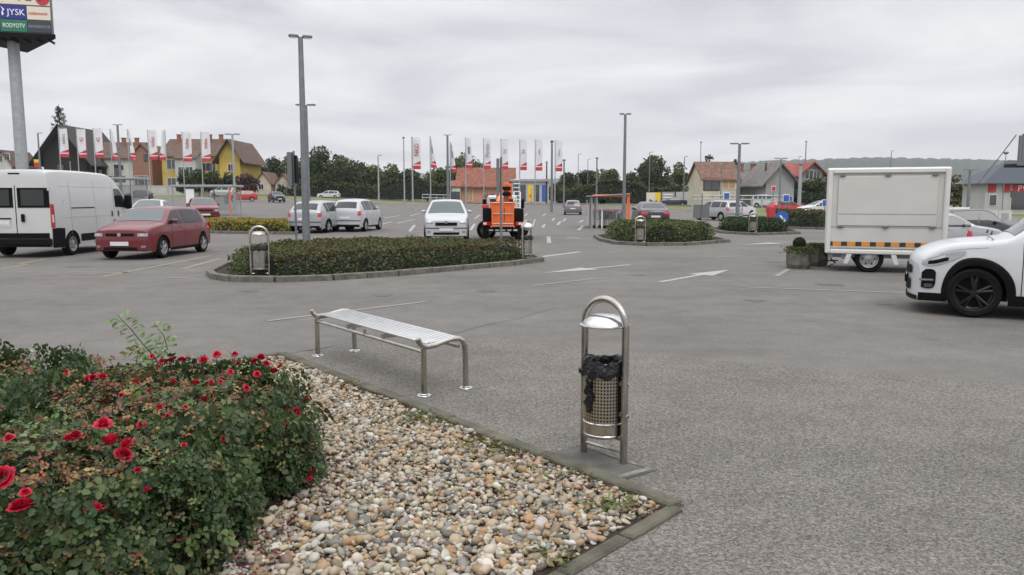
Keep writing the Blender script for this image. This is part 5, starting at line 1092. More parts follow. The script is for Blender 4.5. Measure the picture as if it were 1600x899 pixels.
# ================================================================ TROLLEY SHELTERS
def trolley(loc,rz,label):
    o=thing('shopping_trolley',label,'trolley',loc,rz,'trolleys stacked in the orange shelter'); mb=MB()
    for z0,(x0,x1,y) in ((.95,(-.45,.42,.27)),(.50,(-.38,.25,.22))):
        mb.tube([(x0,-y,z0),(x1,-y*.8,z0),(x1,y*.8,z0),(x0,y,z0),(x0,-y,z0)],.014,5)
    for t_ in np.linspace(0,1,7):
        for s in (1,-1): mb.tube([(-.45+.87*t_,s*(.27-.05*t_),.95),(-.38+.63*t_,s*(.22-.04*t_),.5)],.009,4)
    for q in range(3): z=.6+q*.12; mb.tube([(-.42,-.24,z),(.35,-.2,z),(.35,.2,z),(-.42,.24,z)],.008,4)
    mb.build('basket','chrome',o); mb=MB(); mb.tube([(-.55,-.27,1.02),(-.55,.27,1.02)],.02,6); mb.build('handle','flagred',o)
    mb=MB(); mb.tube([(-.45,-.25,.95),(-.4,-.25,.15),(.35,-.22,.15)],.015,5); mb.build('side_frame','chrome',o); mb=MB(); mb.tube([(-.45,.25,.95),(-.4,.25,.15),(.35,.22,.15)],.015,5); mb.build('side_frame','chrome',o)
    for x,y in ((-.38,-.24),(-.38,.24),(.33,-.2),(.33,.2)): w_=MB(); w_.lathe([(0,-.015),(.06,-.015),(.06,.015),(0,.015)],(x,y,.065),n=10,axis='y'); w_.build('castor','rubber',o)
    return o
Y=43.5; c=gp(952,Y); o=thing('trolley_shelter','orange-framed glass trolley shelter left of the lamp post','trolley shelter',c,R(-4)); X=lambda px:pd(px,310,Y).x-c.x; ztp=pd(0,304,Y).z-c.z
mb=MB(); mb.rbox((X(929),-.06,ztp-.14),(X(984),.06,ztp),.01); mb.rbox((X(979),-.058,0),(X(984),.062,ztp-.141),.01); mb.rbox((X(929),3.1,ztp-.14),(X(984),3.22,ztp),.01); mb.rbox((X(979),3.1,0),(X(984),3.22,ztp-.141),.01); mb.build('orange_frame','orange',o)
mb=MB()
for x in (X(925),X(933)):
    for y in (0,3.1): mb.tube([(x,y,0),(x,y,ztp-.15)],.045,8)
mb.build('steel_posts','galv_light',o); mb=MB(); mb.add([(X(918),-.2,ztp-.12),(X(984),-.2,ztp+.02),(X(984),3.4,ztp+.02),(X(918),3.4,ztp-.12)]+[(X(918),-.2,ztp-.08),(X(984),-.2,ztp+.06),(X(984),3.4,ztp+.06),(X(918),3.4,ztp-.08)],[(3,2,1,0),(4,5,6,7),(0,1,5,4),(1,2,6,5),(2,3,7,6),(3,0,4,7)]); mb.build('roof','w_pale',o,smooth=0)
mb=MB(); mb.box((X(918),.1,.25),(X(919),3.1,ztp-.3)); mb.build('side_pane','pane_clear',o,smooth=0)
mb=MB(); mb.box((X(941),3.0,1.35),(X(950),3.05,ztp-.3)); mb.build('notice_board','wood',o,smooth=0)
mb=MB(); 
for y_ in (-.05,.15): mb.tube([(X(941),y_,0),(X(941),y_,1.05),(X(941),y_+1.6,1.05)],.035,6); mb.tube([(X(933),y_,.9),(X(979),y_,.9)],.0,4) if False else None
mb.build('guide_rail','white',o)
k_=0
for row,xx in ((0,938),(1,947),(2,956),(3,966)):
    for j in range(4): trolley((c.x+X(xx),c.y+.5+j*.32,c.z+.004),R(90),['first','second','third','fourth'][row]+' trolley column from the left in the orange shelter, '+['front','second','third','rear'][j]+' trolley')
def shelter(px0,px1,yt,Y,label,endred=False):
    c=gp((px0+px1)/2,Y); o=thing('trolley_shelter',label,'trolley shelter',c); X=lambda px:pd(px,310,Y).x-c.x; z=pd(0,yt,Y).z-c.z
    mb=MB(); mb.rbox((X(px0)-.1,-.1,z-.16),(X(px1)+.1,2.6,z),.02); mb.build('roof','galv_light',o)
    for x in (X(px0),(X(px0)+X(px1))/2,X(px1)-.12):
        for y in (0,2.4): mb=MB(); mb.tube([(x,y,0),(x,y,z-.16)],.05,8); mb.build('steel_post','galv_light',o)
    mb=MB(); mb.box((X(px0)+.2,2.42,.3),(X(px1)-.2,2.45,z-.5)); mb.build('rear_pane','pane_clear',o,smooth=0)
    if endred: mb=MB(); mb.rbox((X(px1)-.06,-.2,0),(X(px1)+.03,-.12,z-.2),.01); mb.build('orange_post','orange',o); mb=MB(); mb.box((X(px0+20),.05,z-1.35),(X(px0+33),.09,z-.30)); mb.build('notice_board','white',o,smooth=0); mb=MB(); mb.rbox((X(px1-10),-.1,.9),(X(px1-4),-.05,1.5),.02); mb.build('notice_frame','galv',o)
shelter(270,361,289,58,'grey roofed trolley shelter with one orange end post at left',True); shelter(150,209,277,56,'grey trolley shelter half hidden behind the white van')
# ================================================================ STEEL LITTER BINS
def litter_bin(label,loc,rz,H=1.06,W=.345,hero=False,silver=False):
    o=thing('litter_bin',label,'litter bin',loc,rz,None if hero else 'steel bins on the planted islands'); r=W/2
    path=[(-r,0,0),(-r,0,H-r)]+[(-r*math.cos(a),0,H-r+r*math.sin(a)) for a in np.linspace(.12,PI-.12,20)]+[(r,0,H-r),(r,0,0)]
    mb=MB(); mb.tube(path,.0235,14 if hero else 8); f=mb.build('hoop_frame','steel2',o)
    mb=MB(); mb.box((-r,-.012,.145),(r,.012,.165)); mb.tube([(-r,0,.07),(r,0,.07)],.010,6); mb.build('cross_bar','steel2',o)
    br=r-.038; mb=MB(); n=64 if hero else 20; z0,z1=.155,.64
    vs=[];fs=[]
    for i in range(2):
        for k_ in range(n): a=2*PI*k_/n; vs.append((br*math.cos(a),br*math.sin(a),z0 if i==0 else z1))
    for k_ in range(n): fs.append((k_,(k_+1)%n,n+(k_+1)%n,n+k_))
    mb.add(vs,fs); bk=mb.build('basket','perf' if hero else 'steel2',o,recalc=False)
    uv=bk.data.uv_layers.new(name='u')
    for p in bk.data.polygons:
        for li in p.loop_indices:
            vi=bk.data.loops[li].vertex_index; kk=vi%n; u=kk/n
            if p.index==n-1 and kk==0: u=1.0
            uv.data[li].uv=(u,0 if vi<n else 1)
    mb=MB(); mb.lathe([(0,z0+.001),(br-.001,z0+.001)],n=n); mb.build('basket_floor','steel2',o,recalc=False); mb=MB(); mb.lathe([(br,z0+.005),(br+.003,z0+.01),(br+.003,z0+.018),(br,z0+.022)],n=n); mb.build('basket_ring','chrome' if hero else 'steel2',o,recalc=False); mb=MB(); mb.lathe([(br+.001,z0+.086),(br+.006,z0+.09),(br+.006,z0+.098),(br+.001,z0+.102)],n=n); mb.build('basket_ring','chrome' if hero else 'steel2',o,recalc=False); mb=MB(); mb.lathe([(br,z1-.01),(br+.006,z1-.008),(br+.006,z1+.004),(br-.004,z1+.006)],n=n); mb.build('basket_rim','chrome' if hero else 'steel2',o,recalc=False)
    # liner with crumpled collar
    mb=MB(); rows=[]; NN=72 if hero else 20
    prof=[(br-.012,z0+.05),(br-.010,z0+.3),(br-.012,z1-.02),(br-.010,z1+.012),(br+.010,z1+.018),(br+.017,z1-.01),(br+.015,z1-.05),(br+.018,z1-.075),(br+.010,z1-.088)]
    for i,(q,z) in enumerate(prof):
        row=[]
        for k_ in range(NN+1):
            a=2*PI*(k_%NN)/NN; w_=(.006*math.sin(a*11+i)+.005*math.sin(a*17+i*2.1)+.004*math.sin(a*5)) if i>=3 else 0; dz=(.006*math.sin(a*4+i*.4)+.004*math.sin(a*9)) if i>=3 else 0
            row.append(((q+w_*.8)*math.cos(a),(q+w_*.8)*math.sin(a),z+dz+(-.012*math.sin(a*7) if i==8 else 0)))
        rows.append(row)
    mb.grid(rows); mb.lathe([(0,z0+.05),(br-.012,z0+.05)],n=20)
    mb.build('bin_liner','bag',o,recalc=False,smooth=70)
    if hero:
        mb=MB(); mb.tube([(-br-.02,-.03,z1-.08),(-br-.045,-.04,z1-.075),(-br-.05,-.035,z1-.09),(-br-.02,-.02,z1-.10)],[.012,.014,.012,.008],8); mb.build('liner_knot','bag',o,smooth=70); mb=MB()
        a0=-PI/2-.12; rows=[]
        for i in range(12):
            t_=i/11; row=[]
            for j in range(5):
                a=a0+(j-2)*(.055+.09*math.sin(t_*2.6)*(1 if i<9 else .5))*.9+.05*math.sin(i*1.3); q=br+.012+.012*math.sin(j*2.5+i*1.7); row.append((q*math.cos(a),q*math.sin(a),z1-.09-t_*.225))
            rows.append(row)
        mb.grid(rows); mb.build('liner_tail','bag',o,recalc=False,smooth=70)
        mb=MB(); 
        for z_ in (.30,.50): mb.rbox((r-.045,-.014,z_),(r-.015,.014,z_+.03),.004); mb.lathe([(0,.012),(.009,.012),(.009,0)],(r+.02,0,z_+.015),n=10,axis='y')
        mb.tube([(r+.018,0,.31),(r+.032,0,.31)],.011,10); mb.build('lock_bolts','steel2',o)
        mb=MB(); mb.box((r-.052,-.018,.17),(r-.034,.018,.62)); mb.build('hinge_strip','black',o,smooth=0)
    zl=H-.165; lr=r-.018
    mb=MB(); mb.lathe([(0,zl-.004),(lr-.01,zl-.004),(lr+.012,zl-.006),(lr+.014,zl+.002),(lr-.004,zl+.006),(lr-.012,zl+.025),(lr-.05,zl+.055),(lr*.4,zl+.068),(0,zl+.07)],n=48 if hero else 16); mb.build('lid','chrome' if hero else 'steel2',o)
    return o
pa=at(912,708); pb=at(974,727); d=(pb-pa); mid=(pa+pb)/2
hero=litter_bin('large steel litter bin with black liner in the foreground',(mid.x,mid.y,.012),math.atan2(d.y,d.x),H=1.045,W=d.length,hero=True)
def bin_at(px,py,label,rz=0,H=1.04): p=at(px,py); return litter_bin(label,(p.x,p.y,p.z+.06),rz,H=H,W=.36)
bin_at(407,437,'steel litter bin at the left end of the long hedge',.2,H=1.05); b2=bin_at(823,411,'steel litter bin at the right end of the long hedge behind rubbish bags',.9); bin_at(1000,383.5,'steel litter bin in front of the hedge by the black saloon',.1,.98); bin_at(1176,367,'steel litter bin at the front of the third island',0,.95)
p=b2.location; mb=MB(); mb.lathe([(0,.80),(.10,.82),(.15,.88),(.13,.95),(.05,.99),(0,1.0)],n=10); 
for i,v in enumerate(mb.v): mb.v[i]=(v[0]+random.uniform(-.02,.02),v[1]+random.uniform(-.02,.02),v[2]+random.uniform(-.02,.02))
rb=mb.build('rubbish_bag','flagwhite'); rb.location=p; tag(rb,'white rubbish bag stuffed into the bin at the right end of the hedge','bag')
mb=MB(); mb.tube([(.12,0,.80),(.22,0,1.08)],.02,6); q=mb.build('cardboard_tube','cream'); q.location=p; tag(q,'cardboard tube sticking out of the overfull bin','cardboard tube')
o=thing('concrete_bollard','short pale bollard with dark cap on the fourth island','bollard',gp(1268,47)); mb=MB(); mb.tube([(0,0,0),(0,0,.75)],.12,10); mb.build('post','w_pale',o); mb=MB(); mb.rbox((-.42,-.2,.76),(.32,.2,1.02),.05); mb.build('cap','w_white',o)
# ================================================================ BENCH
A=at(663,619); B=at(720,609); Cc=at(500,557); Dd=at(544,550)
cen=(A+B+Cc+Dd)/4; ux=((A+B)/2-(Cc+Dd)/2); Lb=ux.length; ux.normalize(); vy=Vector((-ux.y,ux.x,0)); wd=abs((B-A).dot(vy))/2+abs((Dd-Cc).dot(vy))/2
o=thing('bench','brushed steel backless bench with long slats and curved ends','bench',(cen.x,cen.y,.004),math.atan2(ux.y,ux.x)); hs_=.43; h=Lb/2; w2=wd/2+.01
for s in (1,-1):
    x=s*h
    # hooked front end, dipped seat rail, far leg bending down in one tube
    path=[(x,-w2-.055,hs_+.075),(x,-w2-.045,hs_+.045),(x,-w2-.015,hs_+.012),(x,-w2+.03,hs_-.005),(x,-w2+.12,hs_),(x,0,hs_+.018),(x,w2-.09,hs_+.035),(x,w2-.02,hs_+.030),(x,w2+.025,hs_+.005),(x,w2+.045,hs_-.045),(x,w2+.05,hs_-.11),(x,w2+.055,0)]
    mb=MB(); mb.tube(path,.025,14); mb.build('end_frame','steel',o,smooth=60)
    mb=MB(); mb.tube([(x,-w2-.0,hs_-.02),(x,-w2-.0,0)],.025,14); mb.build('leg','steel',o)
    for y in (-w2,w2+.055):
        mb=MB(); mb.lathe([(0,.010),(.060,.010),(.063,.006),(.063,0)],(x,y,0),n=20); mb.lathe([(.029,.01),(.036,.014),(.029,.02)],(x,y,0),n=14); mb.build('foot_plate','chrome',o)
for i in range(9):
    t_=i/8; y=-w2+.045+t_*(2*w2-.085); z=hs_+.012+.022*t_-.004*math.sin(t_*PI)
    mb=MB(); mb.rbox((-h+.005,y-.0135,z),(h-.005,y+.0135,z+.018),.004); mb.build('slat','slat',o)
mb=MB(); mb.tube([(-h,-w2+.01,hs_-.05),(h,-w2+.01,hs_-.05)],.017,10); mb.tube([(-h,w2-.02,hs_-.04),(h,w2-.02,hs_-.04)],.017,10); mb.build('long_rail','steel',o)
mb=MB(); 
for x in (-h*.33,h*.33): mb.box((x-.02,-w2+.0,hs_-.03),(x+.02,w2-.03,hs_+.008))
mb.tube([(0,-w2+.005,hs_-.05),(0,-w2+.005,hs_+.01)],.014,8); mb.build('cross_strut','steel',o)
# ================================================================ PLANTERS
def planter(px0,px1,yb,yt,label,Y=None):
    a=at(px0,yb); b=at(px1,yb); c=(a+b)/2; w_=(b-a).length; h_=pd(0,yt,a.y).z; o=thing('planter',label,'planter',(c.x,c.y+w_/2,0),R(8),'concrete planters beside the trailer')
    mb=MB(); n=8; 
    def rg(r,z): return [(r*math.cos(2*PI*(k+.5)/n),r*math.sin(2*PI*(k+.5)/n),z) for k in range(n)]
    q=w_/2*1.06; rs=[rg(q*.86,0),rg(q,h_*.25),rg(q,h_-.03),rg(q*1.04,h_-.02),rg(q*1.04,h_),rg(q*.88,h_),rg(q*.86,h_-.06)]; vs=sum(rs,[]); fs=[tuple(range(n-1,-1,-1))]+[(i*n+k,i*n+(k+1)%n,(i+1)*n+(k+1)%n,(i+1)*n+k) for i in range(6) for k in range(n)]; mb.add(vs,fs); mb.build('pot','concrete',o,smooth=0)
    mb=MB(); mb.lathe([(0,h_-.05),(q*.86,h_-.05)],n=8); mb.build('soil','soil',o,recalc=False); return o,h_,w_
o1,h1,w1=planter(1236,1272,421,394,'octagonal concrete planter holding the dark round shrub'); o2,h2,w2_=planter(1266,1298,417,389,'second concrete planter partly behind the trailer corner')
s_=thing('round_shrub','small dark round shrub standing in the left planter','shrub',(o1.location.x,o1.location.y,h1-.05)); n=2600; d=rng.normal(size=(n,3)); d/=np.linalg.norm(d,axis=1)[:,None]; P=d*(.15*(1-.4*rng.random((n,1))**2))+np.array([0,0,.24]); leafmesh('foliage',P,d+rng.normal(size=(n,3))*.5,.035,pick([(.02,.035,.015),(.03,.05,.02)],[1,1],n),'leaf',s_); mb=MB(); mb.tube([(0,0,0),(0,0,.12)],.015,5); mb.build('stem','bark',s_)
for oo,hh,ww,lb in ((o1,h1,w1,'low trailing plants edging the left planter'),(o2,h2,w2_,'low bushy plants in the planter by the trailer')):
    s_=thing('planter_plants',lb,'plants',(oo.location.x,oo.location.y,hh-.05)); n=2200; P=np.stack([rng.normal(size=n)*ww*.24,rng.normal(size=n)*ww*.24,rng.random(n)**1.2*.17],1); leafmesh('foliage',P,rng.normal(size=(n,3))+[0,0,.8],.05,pick([(.07,.10,.03),(.12,.13,.05),(.05,.07,.025)],[1,1,1],n),'leaf',s_)
# red child seat frame standing behind: small red bollard
o=thing('bollard','small red bollard between the silver hatchback and the white car','bollard',gp(1519,27.5)); zt_=pd(0,361,27.5).z-o.location.z
mb=MB(); mb.lathe([(0,0),(.10,0),(.09,zt_-.12),(.05,zt_),(0,zt_)],n=12); mb.build('post','flagred',o)
# ================================================================ PERSON
def person(label,loc,rz,joints,edges,rad,mats_):
    me=bpy.data.meshes.new('person'); me.from_pydata(joints,edges,[]); o=bpy.data.objects.new('person',me); C.objects.link(o)
    sk=o.modifiers.new('s','SKIN'); 
    for i,r in enumerate(rad): me.skin_vertices[0].data[i].radius=(r,r)
    me.skin_vertices[0].data[0].use_root=True; o.modifiers.new('d','SUBSURF').levels=2
    dg=bpy.context.evaluated_depsgraph_get(); m2=bpy.data.meshes.new_from_object(o.evaluated_get(dg)); o.modifiers.clear(); o.data=m2; bpy.data.meshes.remove(me)
    m2.materials.clear(); [m2.materials.append(M[x]) for x in mats_]; m2.polygons.foreach_set('use_smooth',[True]*len(m2.polygons)); o.location=loc; o.rotation_euler=(0,0,rz); return tag(o,label,'person')
p=gp(463,38.3)
J=[(0,0,.92),(.10,0,1.12),(.26,0,1.32),(.36,0,1.42),(.44,0,1.50),(.52,0,1.56), (0,.10,.90),(.02,.11,.50),(-.02,.11,.08),(.10,.12,.04), (0,-.10,.90),(.06,-.11,.50),(.02,-.11,.08),(.14,-.12,.04), (.30,.20,1.36),(.40,.22,1.10),(.58,.20,1.02),(.66,.19,1.02), (.30,-.20,1.36),(.40,-.22,1.10),(.58,-.2,1.02),(.66,-.19,1.02)]
Ed=[(0,1),(1,2),(2,3),(3,4),(4,5),(0,6),(6,7),(7,8),(8,9),(0,10),(10,11),(11,12),(12,13),(2,14),(14,15),(15,16),(16,17),(2,18),(18,19),(19,20),(20,21)]
Rd=[.15,.15,.16,.06,.09,.09,.10,.075,.05,.045,.10,.075,.05,.045,.075,.055,.04,.035,.075,.055,.04,.035]
pr=person('person in dark blue clothes leaning towards the open boot of the silver hatchback',(p.x-.1,p.y,p.z),R(25),J,Ed,Rd,['cloth','skin'])
for pl in pr.data.polygons:
    c_=pl.center
    if c_.z>1.45 or (c_.x>.60 and c_.z<1.1 and c_.z>.9): pl.material_index=1
mb=MB(); mb.lathe([(0,-.06),(.08,-.04),(.11,.02),(.095,.08),(.05,.115),(0,.12)],(.475,0,1.545),n=14); mb.build('hair','hair',pr)
# ================================================================ PEBBLES
def ico(sub):
    bm=bmesh.new(); bmesh.ops.create_icosphere(bm,subdivisions=sub,radius=.5); v=np.array([q.co[:] for q in bm.verts]); f=np.array([[w.index for w in q.verts] for q in bm.faces]); bm.free(); return v,f
def mesh_np(name,V,F,col,mt,smooth=True):
    me=bpy.data.meshes.new(name); k=F.shape[1]; me.vertices.add(len(V)); me.vertices.foreach_set('co',V.ravel()); me.loops.add(F.size); me.loops.foreach_set('vertex_index',F.ravel().astype(np.int32)); me.polygons.add(len(F)); me.polygons.foreach_set('loop_start',np.arange(0,F.size,k,dtype=np.int32))
    if smooth: me.polygons.foreach_set('use_smooth',np.ones(len(F),bool))
    a=me.color_attributes.new('col','FLOAT_COLOR','POINT'); cc=np.ones((len(V),4)); cc[:,:3]=np.clip(col,0,1); a.data.foreach_set('color',cc.ravel()); me.materials.append(M[mt]); me.update(calc_edges=True); o=bpy.data.objects.new(name,me); C.objects.link(o); return o
def pebbles(name,X,Y,Z,sz,sub,seed):
    n=len(X); v,f=ico(sub); r=np.random.default_rng(seed); nv=len(v); S=sz[:,None]*np.stack([r.uniform(.9,1.35,n),r.uniform(.68,1.0,n),r.uniform(.42,.75,n)],1)
    # lumpy rounding
    k=r.normal(size=(n,3,3))*2.2; ph=r.uniform(0,6,(n,3)); W=v[None].repeat(n,0); lump=1+.17*np.sin(np.einsum('nvi,nki->nvk',W,k)*1.6+ph[:,None]).sum(2)/1.5
    W=np.sign(W)*np.abs(W)**.82*lump[...,None]; W=W*S[:,None]
    a=r.uniform(0,2*PI,n); t=r.normal(size=n)*.35; b=r.normal(size=n)*.35
    def rot(W,i,j,ang): c,s=np.cos(ang)[:,None],np.sin(ang)[:,None]; A,B=W[...,i].copy(),W[...,j].copy(); W[...,i]=c*A-s*B; W[...,j]=s*A+c*B
    rot(W,1,2,t); rot(W,0,2,b); rot(W,0,1,a); W+=np.stack([X,Y,Z],1)[:,None]
    cols=[(.37,.31,.22),(.43,.39,.31),(.33,.24,.14),(.28,.26,.215),(.20,.20,.185),(.47,.45,.40),(.36,.22,.11),(.24,.18,.12),(.12,.11,.09),(.40,.32,.22)]; c=pick(cols,[3,2.6,2.2,2.2,1.2,1.8,1.2,1.8,1,2.4],n,.18,.025)
    c=c*.88; cv=c[:,None].repeat(nv,1); st=np.sin(np.einsum('nvi,ni->nv',v[None].repeat(n,0),r.normal(size=(n,3))*6))*.06+r.normal(size=(n,nv))*.03; cv=cv*(1+st[...,None])
    F=(f[None]+nv*np.arange(n)[:,None,None]).reshape(-1,3); return W.reshape(-1,3),F,cv.reshape(-1,3)
g=.0250; gx=np.arange(-3.4,1.3,g); gy=np.arange(2.2,8.4,g); XX,YY=np.meshgrid(gx,gy); X=XX.ravel()+rng.uniform(-.5,.5,XX.size)*g; Y=YY.ravel()+rng.uniform(-.5,.5,XX.size)*g
bp=[(p.x,p.y) for p in bed]; ok=inpoly_np(X,Y,bp)&(dist_poly(X,Y,bp)>.066); X,Y=X[ok],Y[ok]
# bare strip near the kerb on parts and none under the roses
BUSH=[ # centre x,y, radii, height
 (-2.03,4.42,.88,.90,.68),(-3.45,4.55,.95,.9,.76),(-2.35,3.5,1.08,.85,.62),(-2.5,5.0,1.05,.55,.50)]
def bushf(X,Y): 
    q=np.full(np.shape(X),-9.0)
    for bx_,by_,rx,ry,h in BUSH: q=np.maximum(q,1-((X-bx_)/rx)**2-((Y-by_)/ry)**2)
    return q
near_k=dist_poly(X,Y,bp); clump=bumps(X,Y,.8,44); ok=(bushf(X,Y)<.12)&~((near_k<.13+.10*clump)&(rng.random(len(X))<.55))&(rng.random(len(X))>.16); X,Y=X[ok],Y[ok]
lay=rng.random(len(X)); Z=.006+.018*rng.random(len(X))+.012*bumps(X,Y,1.2,9); sz=rng.lognormal(math.log(.0285),.36,len(X)).clip(.014,.075)
parts=[]; nr=Y<3.9
for msk,sub,sd_ in ((nr,2,1),(~nr,1,2)): parts.append(pebbles('p',X[msk],Y[msk],Z[msk],sz[msk],sub,sd_))
# second, sparser top layer
t=rng.random(len(X))<.48; X2,Y2=X[t]+rng.normal(size=t.sum())*.015,Y[t]+rng.normal(size=t.sum())*.015; ok=(dist_poly(X2,Y2,bp)>.085)&inpoly_np(X2,Y2,bp); X2,Y2=X2[ok],Y2[ok]
z2=.027+.015*rng.random(len(X2))+.012*bumps(X2,Y2,1.2,9); s2=rng.lognormal(math.log(.0285),.36,len(X2)).clip(.015,.072)
for msk,sub,sd_ in ((Y2<3.9,2,3),(Y2>=3.9,1,4)): parts.append(pebbles('p',X2[msk],Y2[msk],z2[msk],s2[msk],sub,sd_))
off=0; Vs,Fs,Cs=[],[],[]
for v,f,c in parts: Vs.append(v); Fs.append(f+off); Cs.append(c); off+=len(v)
pe=mesh_np('pebbles',np.concatenate(Vs),np.concatenate(Fs),np.concatenate(Cs),'pebble'); tag(pe,'cream and grey river pebbles covering the planting bed','pebbles',kind='stuff')
# litter of dead leaves, petals and weeds
def scatter(name,label,cat,n,fn,size,cols,wts,up=.8,seed=1,zr=(.03,.09)):
    P=[];
    while len(P)<n:
        q=fn(); 
        if inpoly(q,bp) : P.append((q[0],q[1],random.uniform(*zr)))
    P=np.array(P); nrm_=rng.normal(size=(n,3))*.5+np.array([0,0,up]); o=leafmesh(name,P,nrm_,size*rng.uniform(.6,1.4,n),pick(cols,wts,n),'leaf'); return tag(o,label,cat,kind='stuff')
def nearkerb():
    t=random.random(); p=bx.lerp(bc,t); d=(bc-bx).normalized(); n_=Vector((d.y,-d.x,0)); 
    q=p+n_*random.uniform(.07,.26); return (q.x,q.y)
scatter('weeds','small green weeds among the pebbles along the kerb','weeds',420,lambda:(lambda c:(c[0]+random.gauss(0,.06),c[1]+random.gauss(0,.04)))(WC[int(random.random()*len(WC))]),.03,[(.09,.13,.035),(.16,.18,.06),(.12,.10,.05)],[2,1,1]) if False else None
WC=[at(*p) for p in ((672,662),(655,655),(690,668),(765,700),(800,712),(980,790),(960,800),(890,750),(560,605),(900,885))]; WC=[(p.x-.05,p.y-.03) for p in WC]
scatter('weeds','small green weeds among the pebbles along the kerb','weeds',520,lambda:(lambda c:(c[0]+random.gauss(0,.09),c[1]+random.gauss(0,.05)))(random.choice(WC)),.030,[(.09,.13,.035),(.16,.18,.06),(.12,.10,.05)],[2,1,1],zr=(.03,.075))
scatter('leaf_litter','brown leaf litter gathered between pebbles and kerb','leaf litter',2600,nearkerb,.028,[(.13,.075,.04),(.20,.13,.07),(.08,.05,.03),(.16,.06,.04)],[2,1,1,.5],zr=(.012,.03))
def edgeb():
    while 1:
        q=(random.uniform(-3.2,-.6),random.uniform(2.3,5.5)); b_=float(bushf(np.array(q[0]),np.array(q[1])))
        if -.45<b_<.35: return q
scatter('fallen_petals','dull red and brown fallen petals under the rose bush edge','petals',2600,edgeb,.022,[(.16,.02,.025),(.10,.03,.025),(.12,.06,.04),(.22,.10,.07)],[1.3,2,2,.6],zr=(.012,.05))
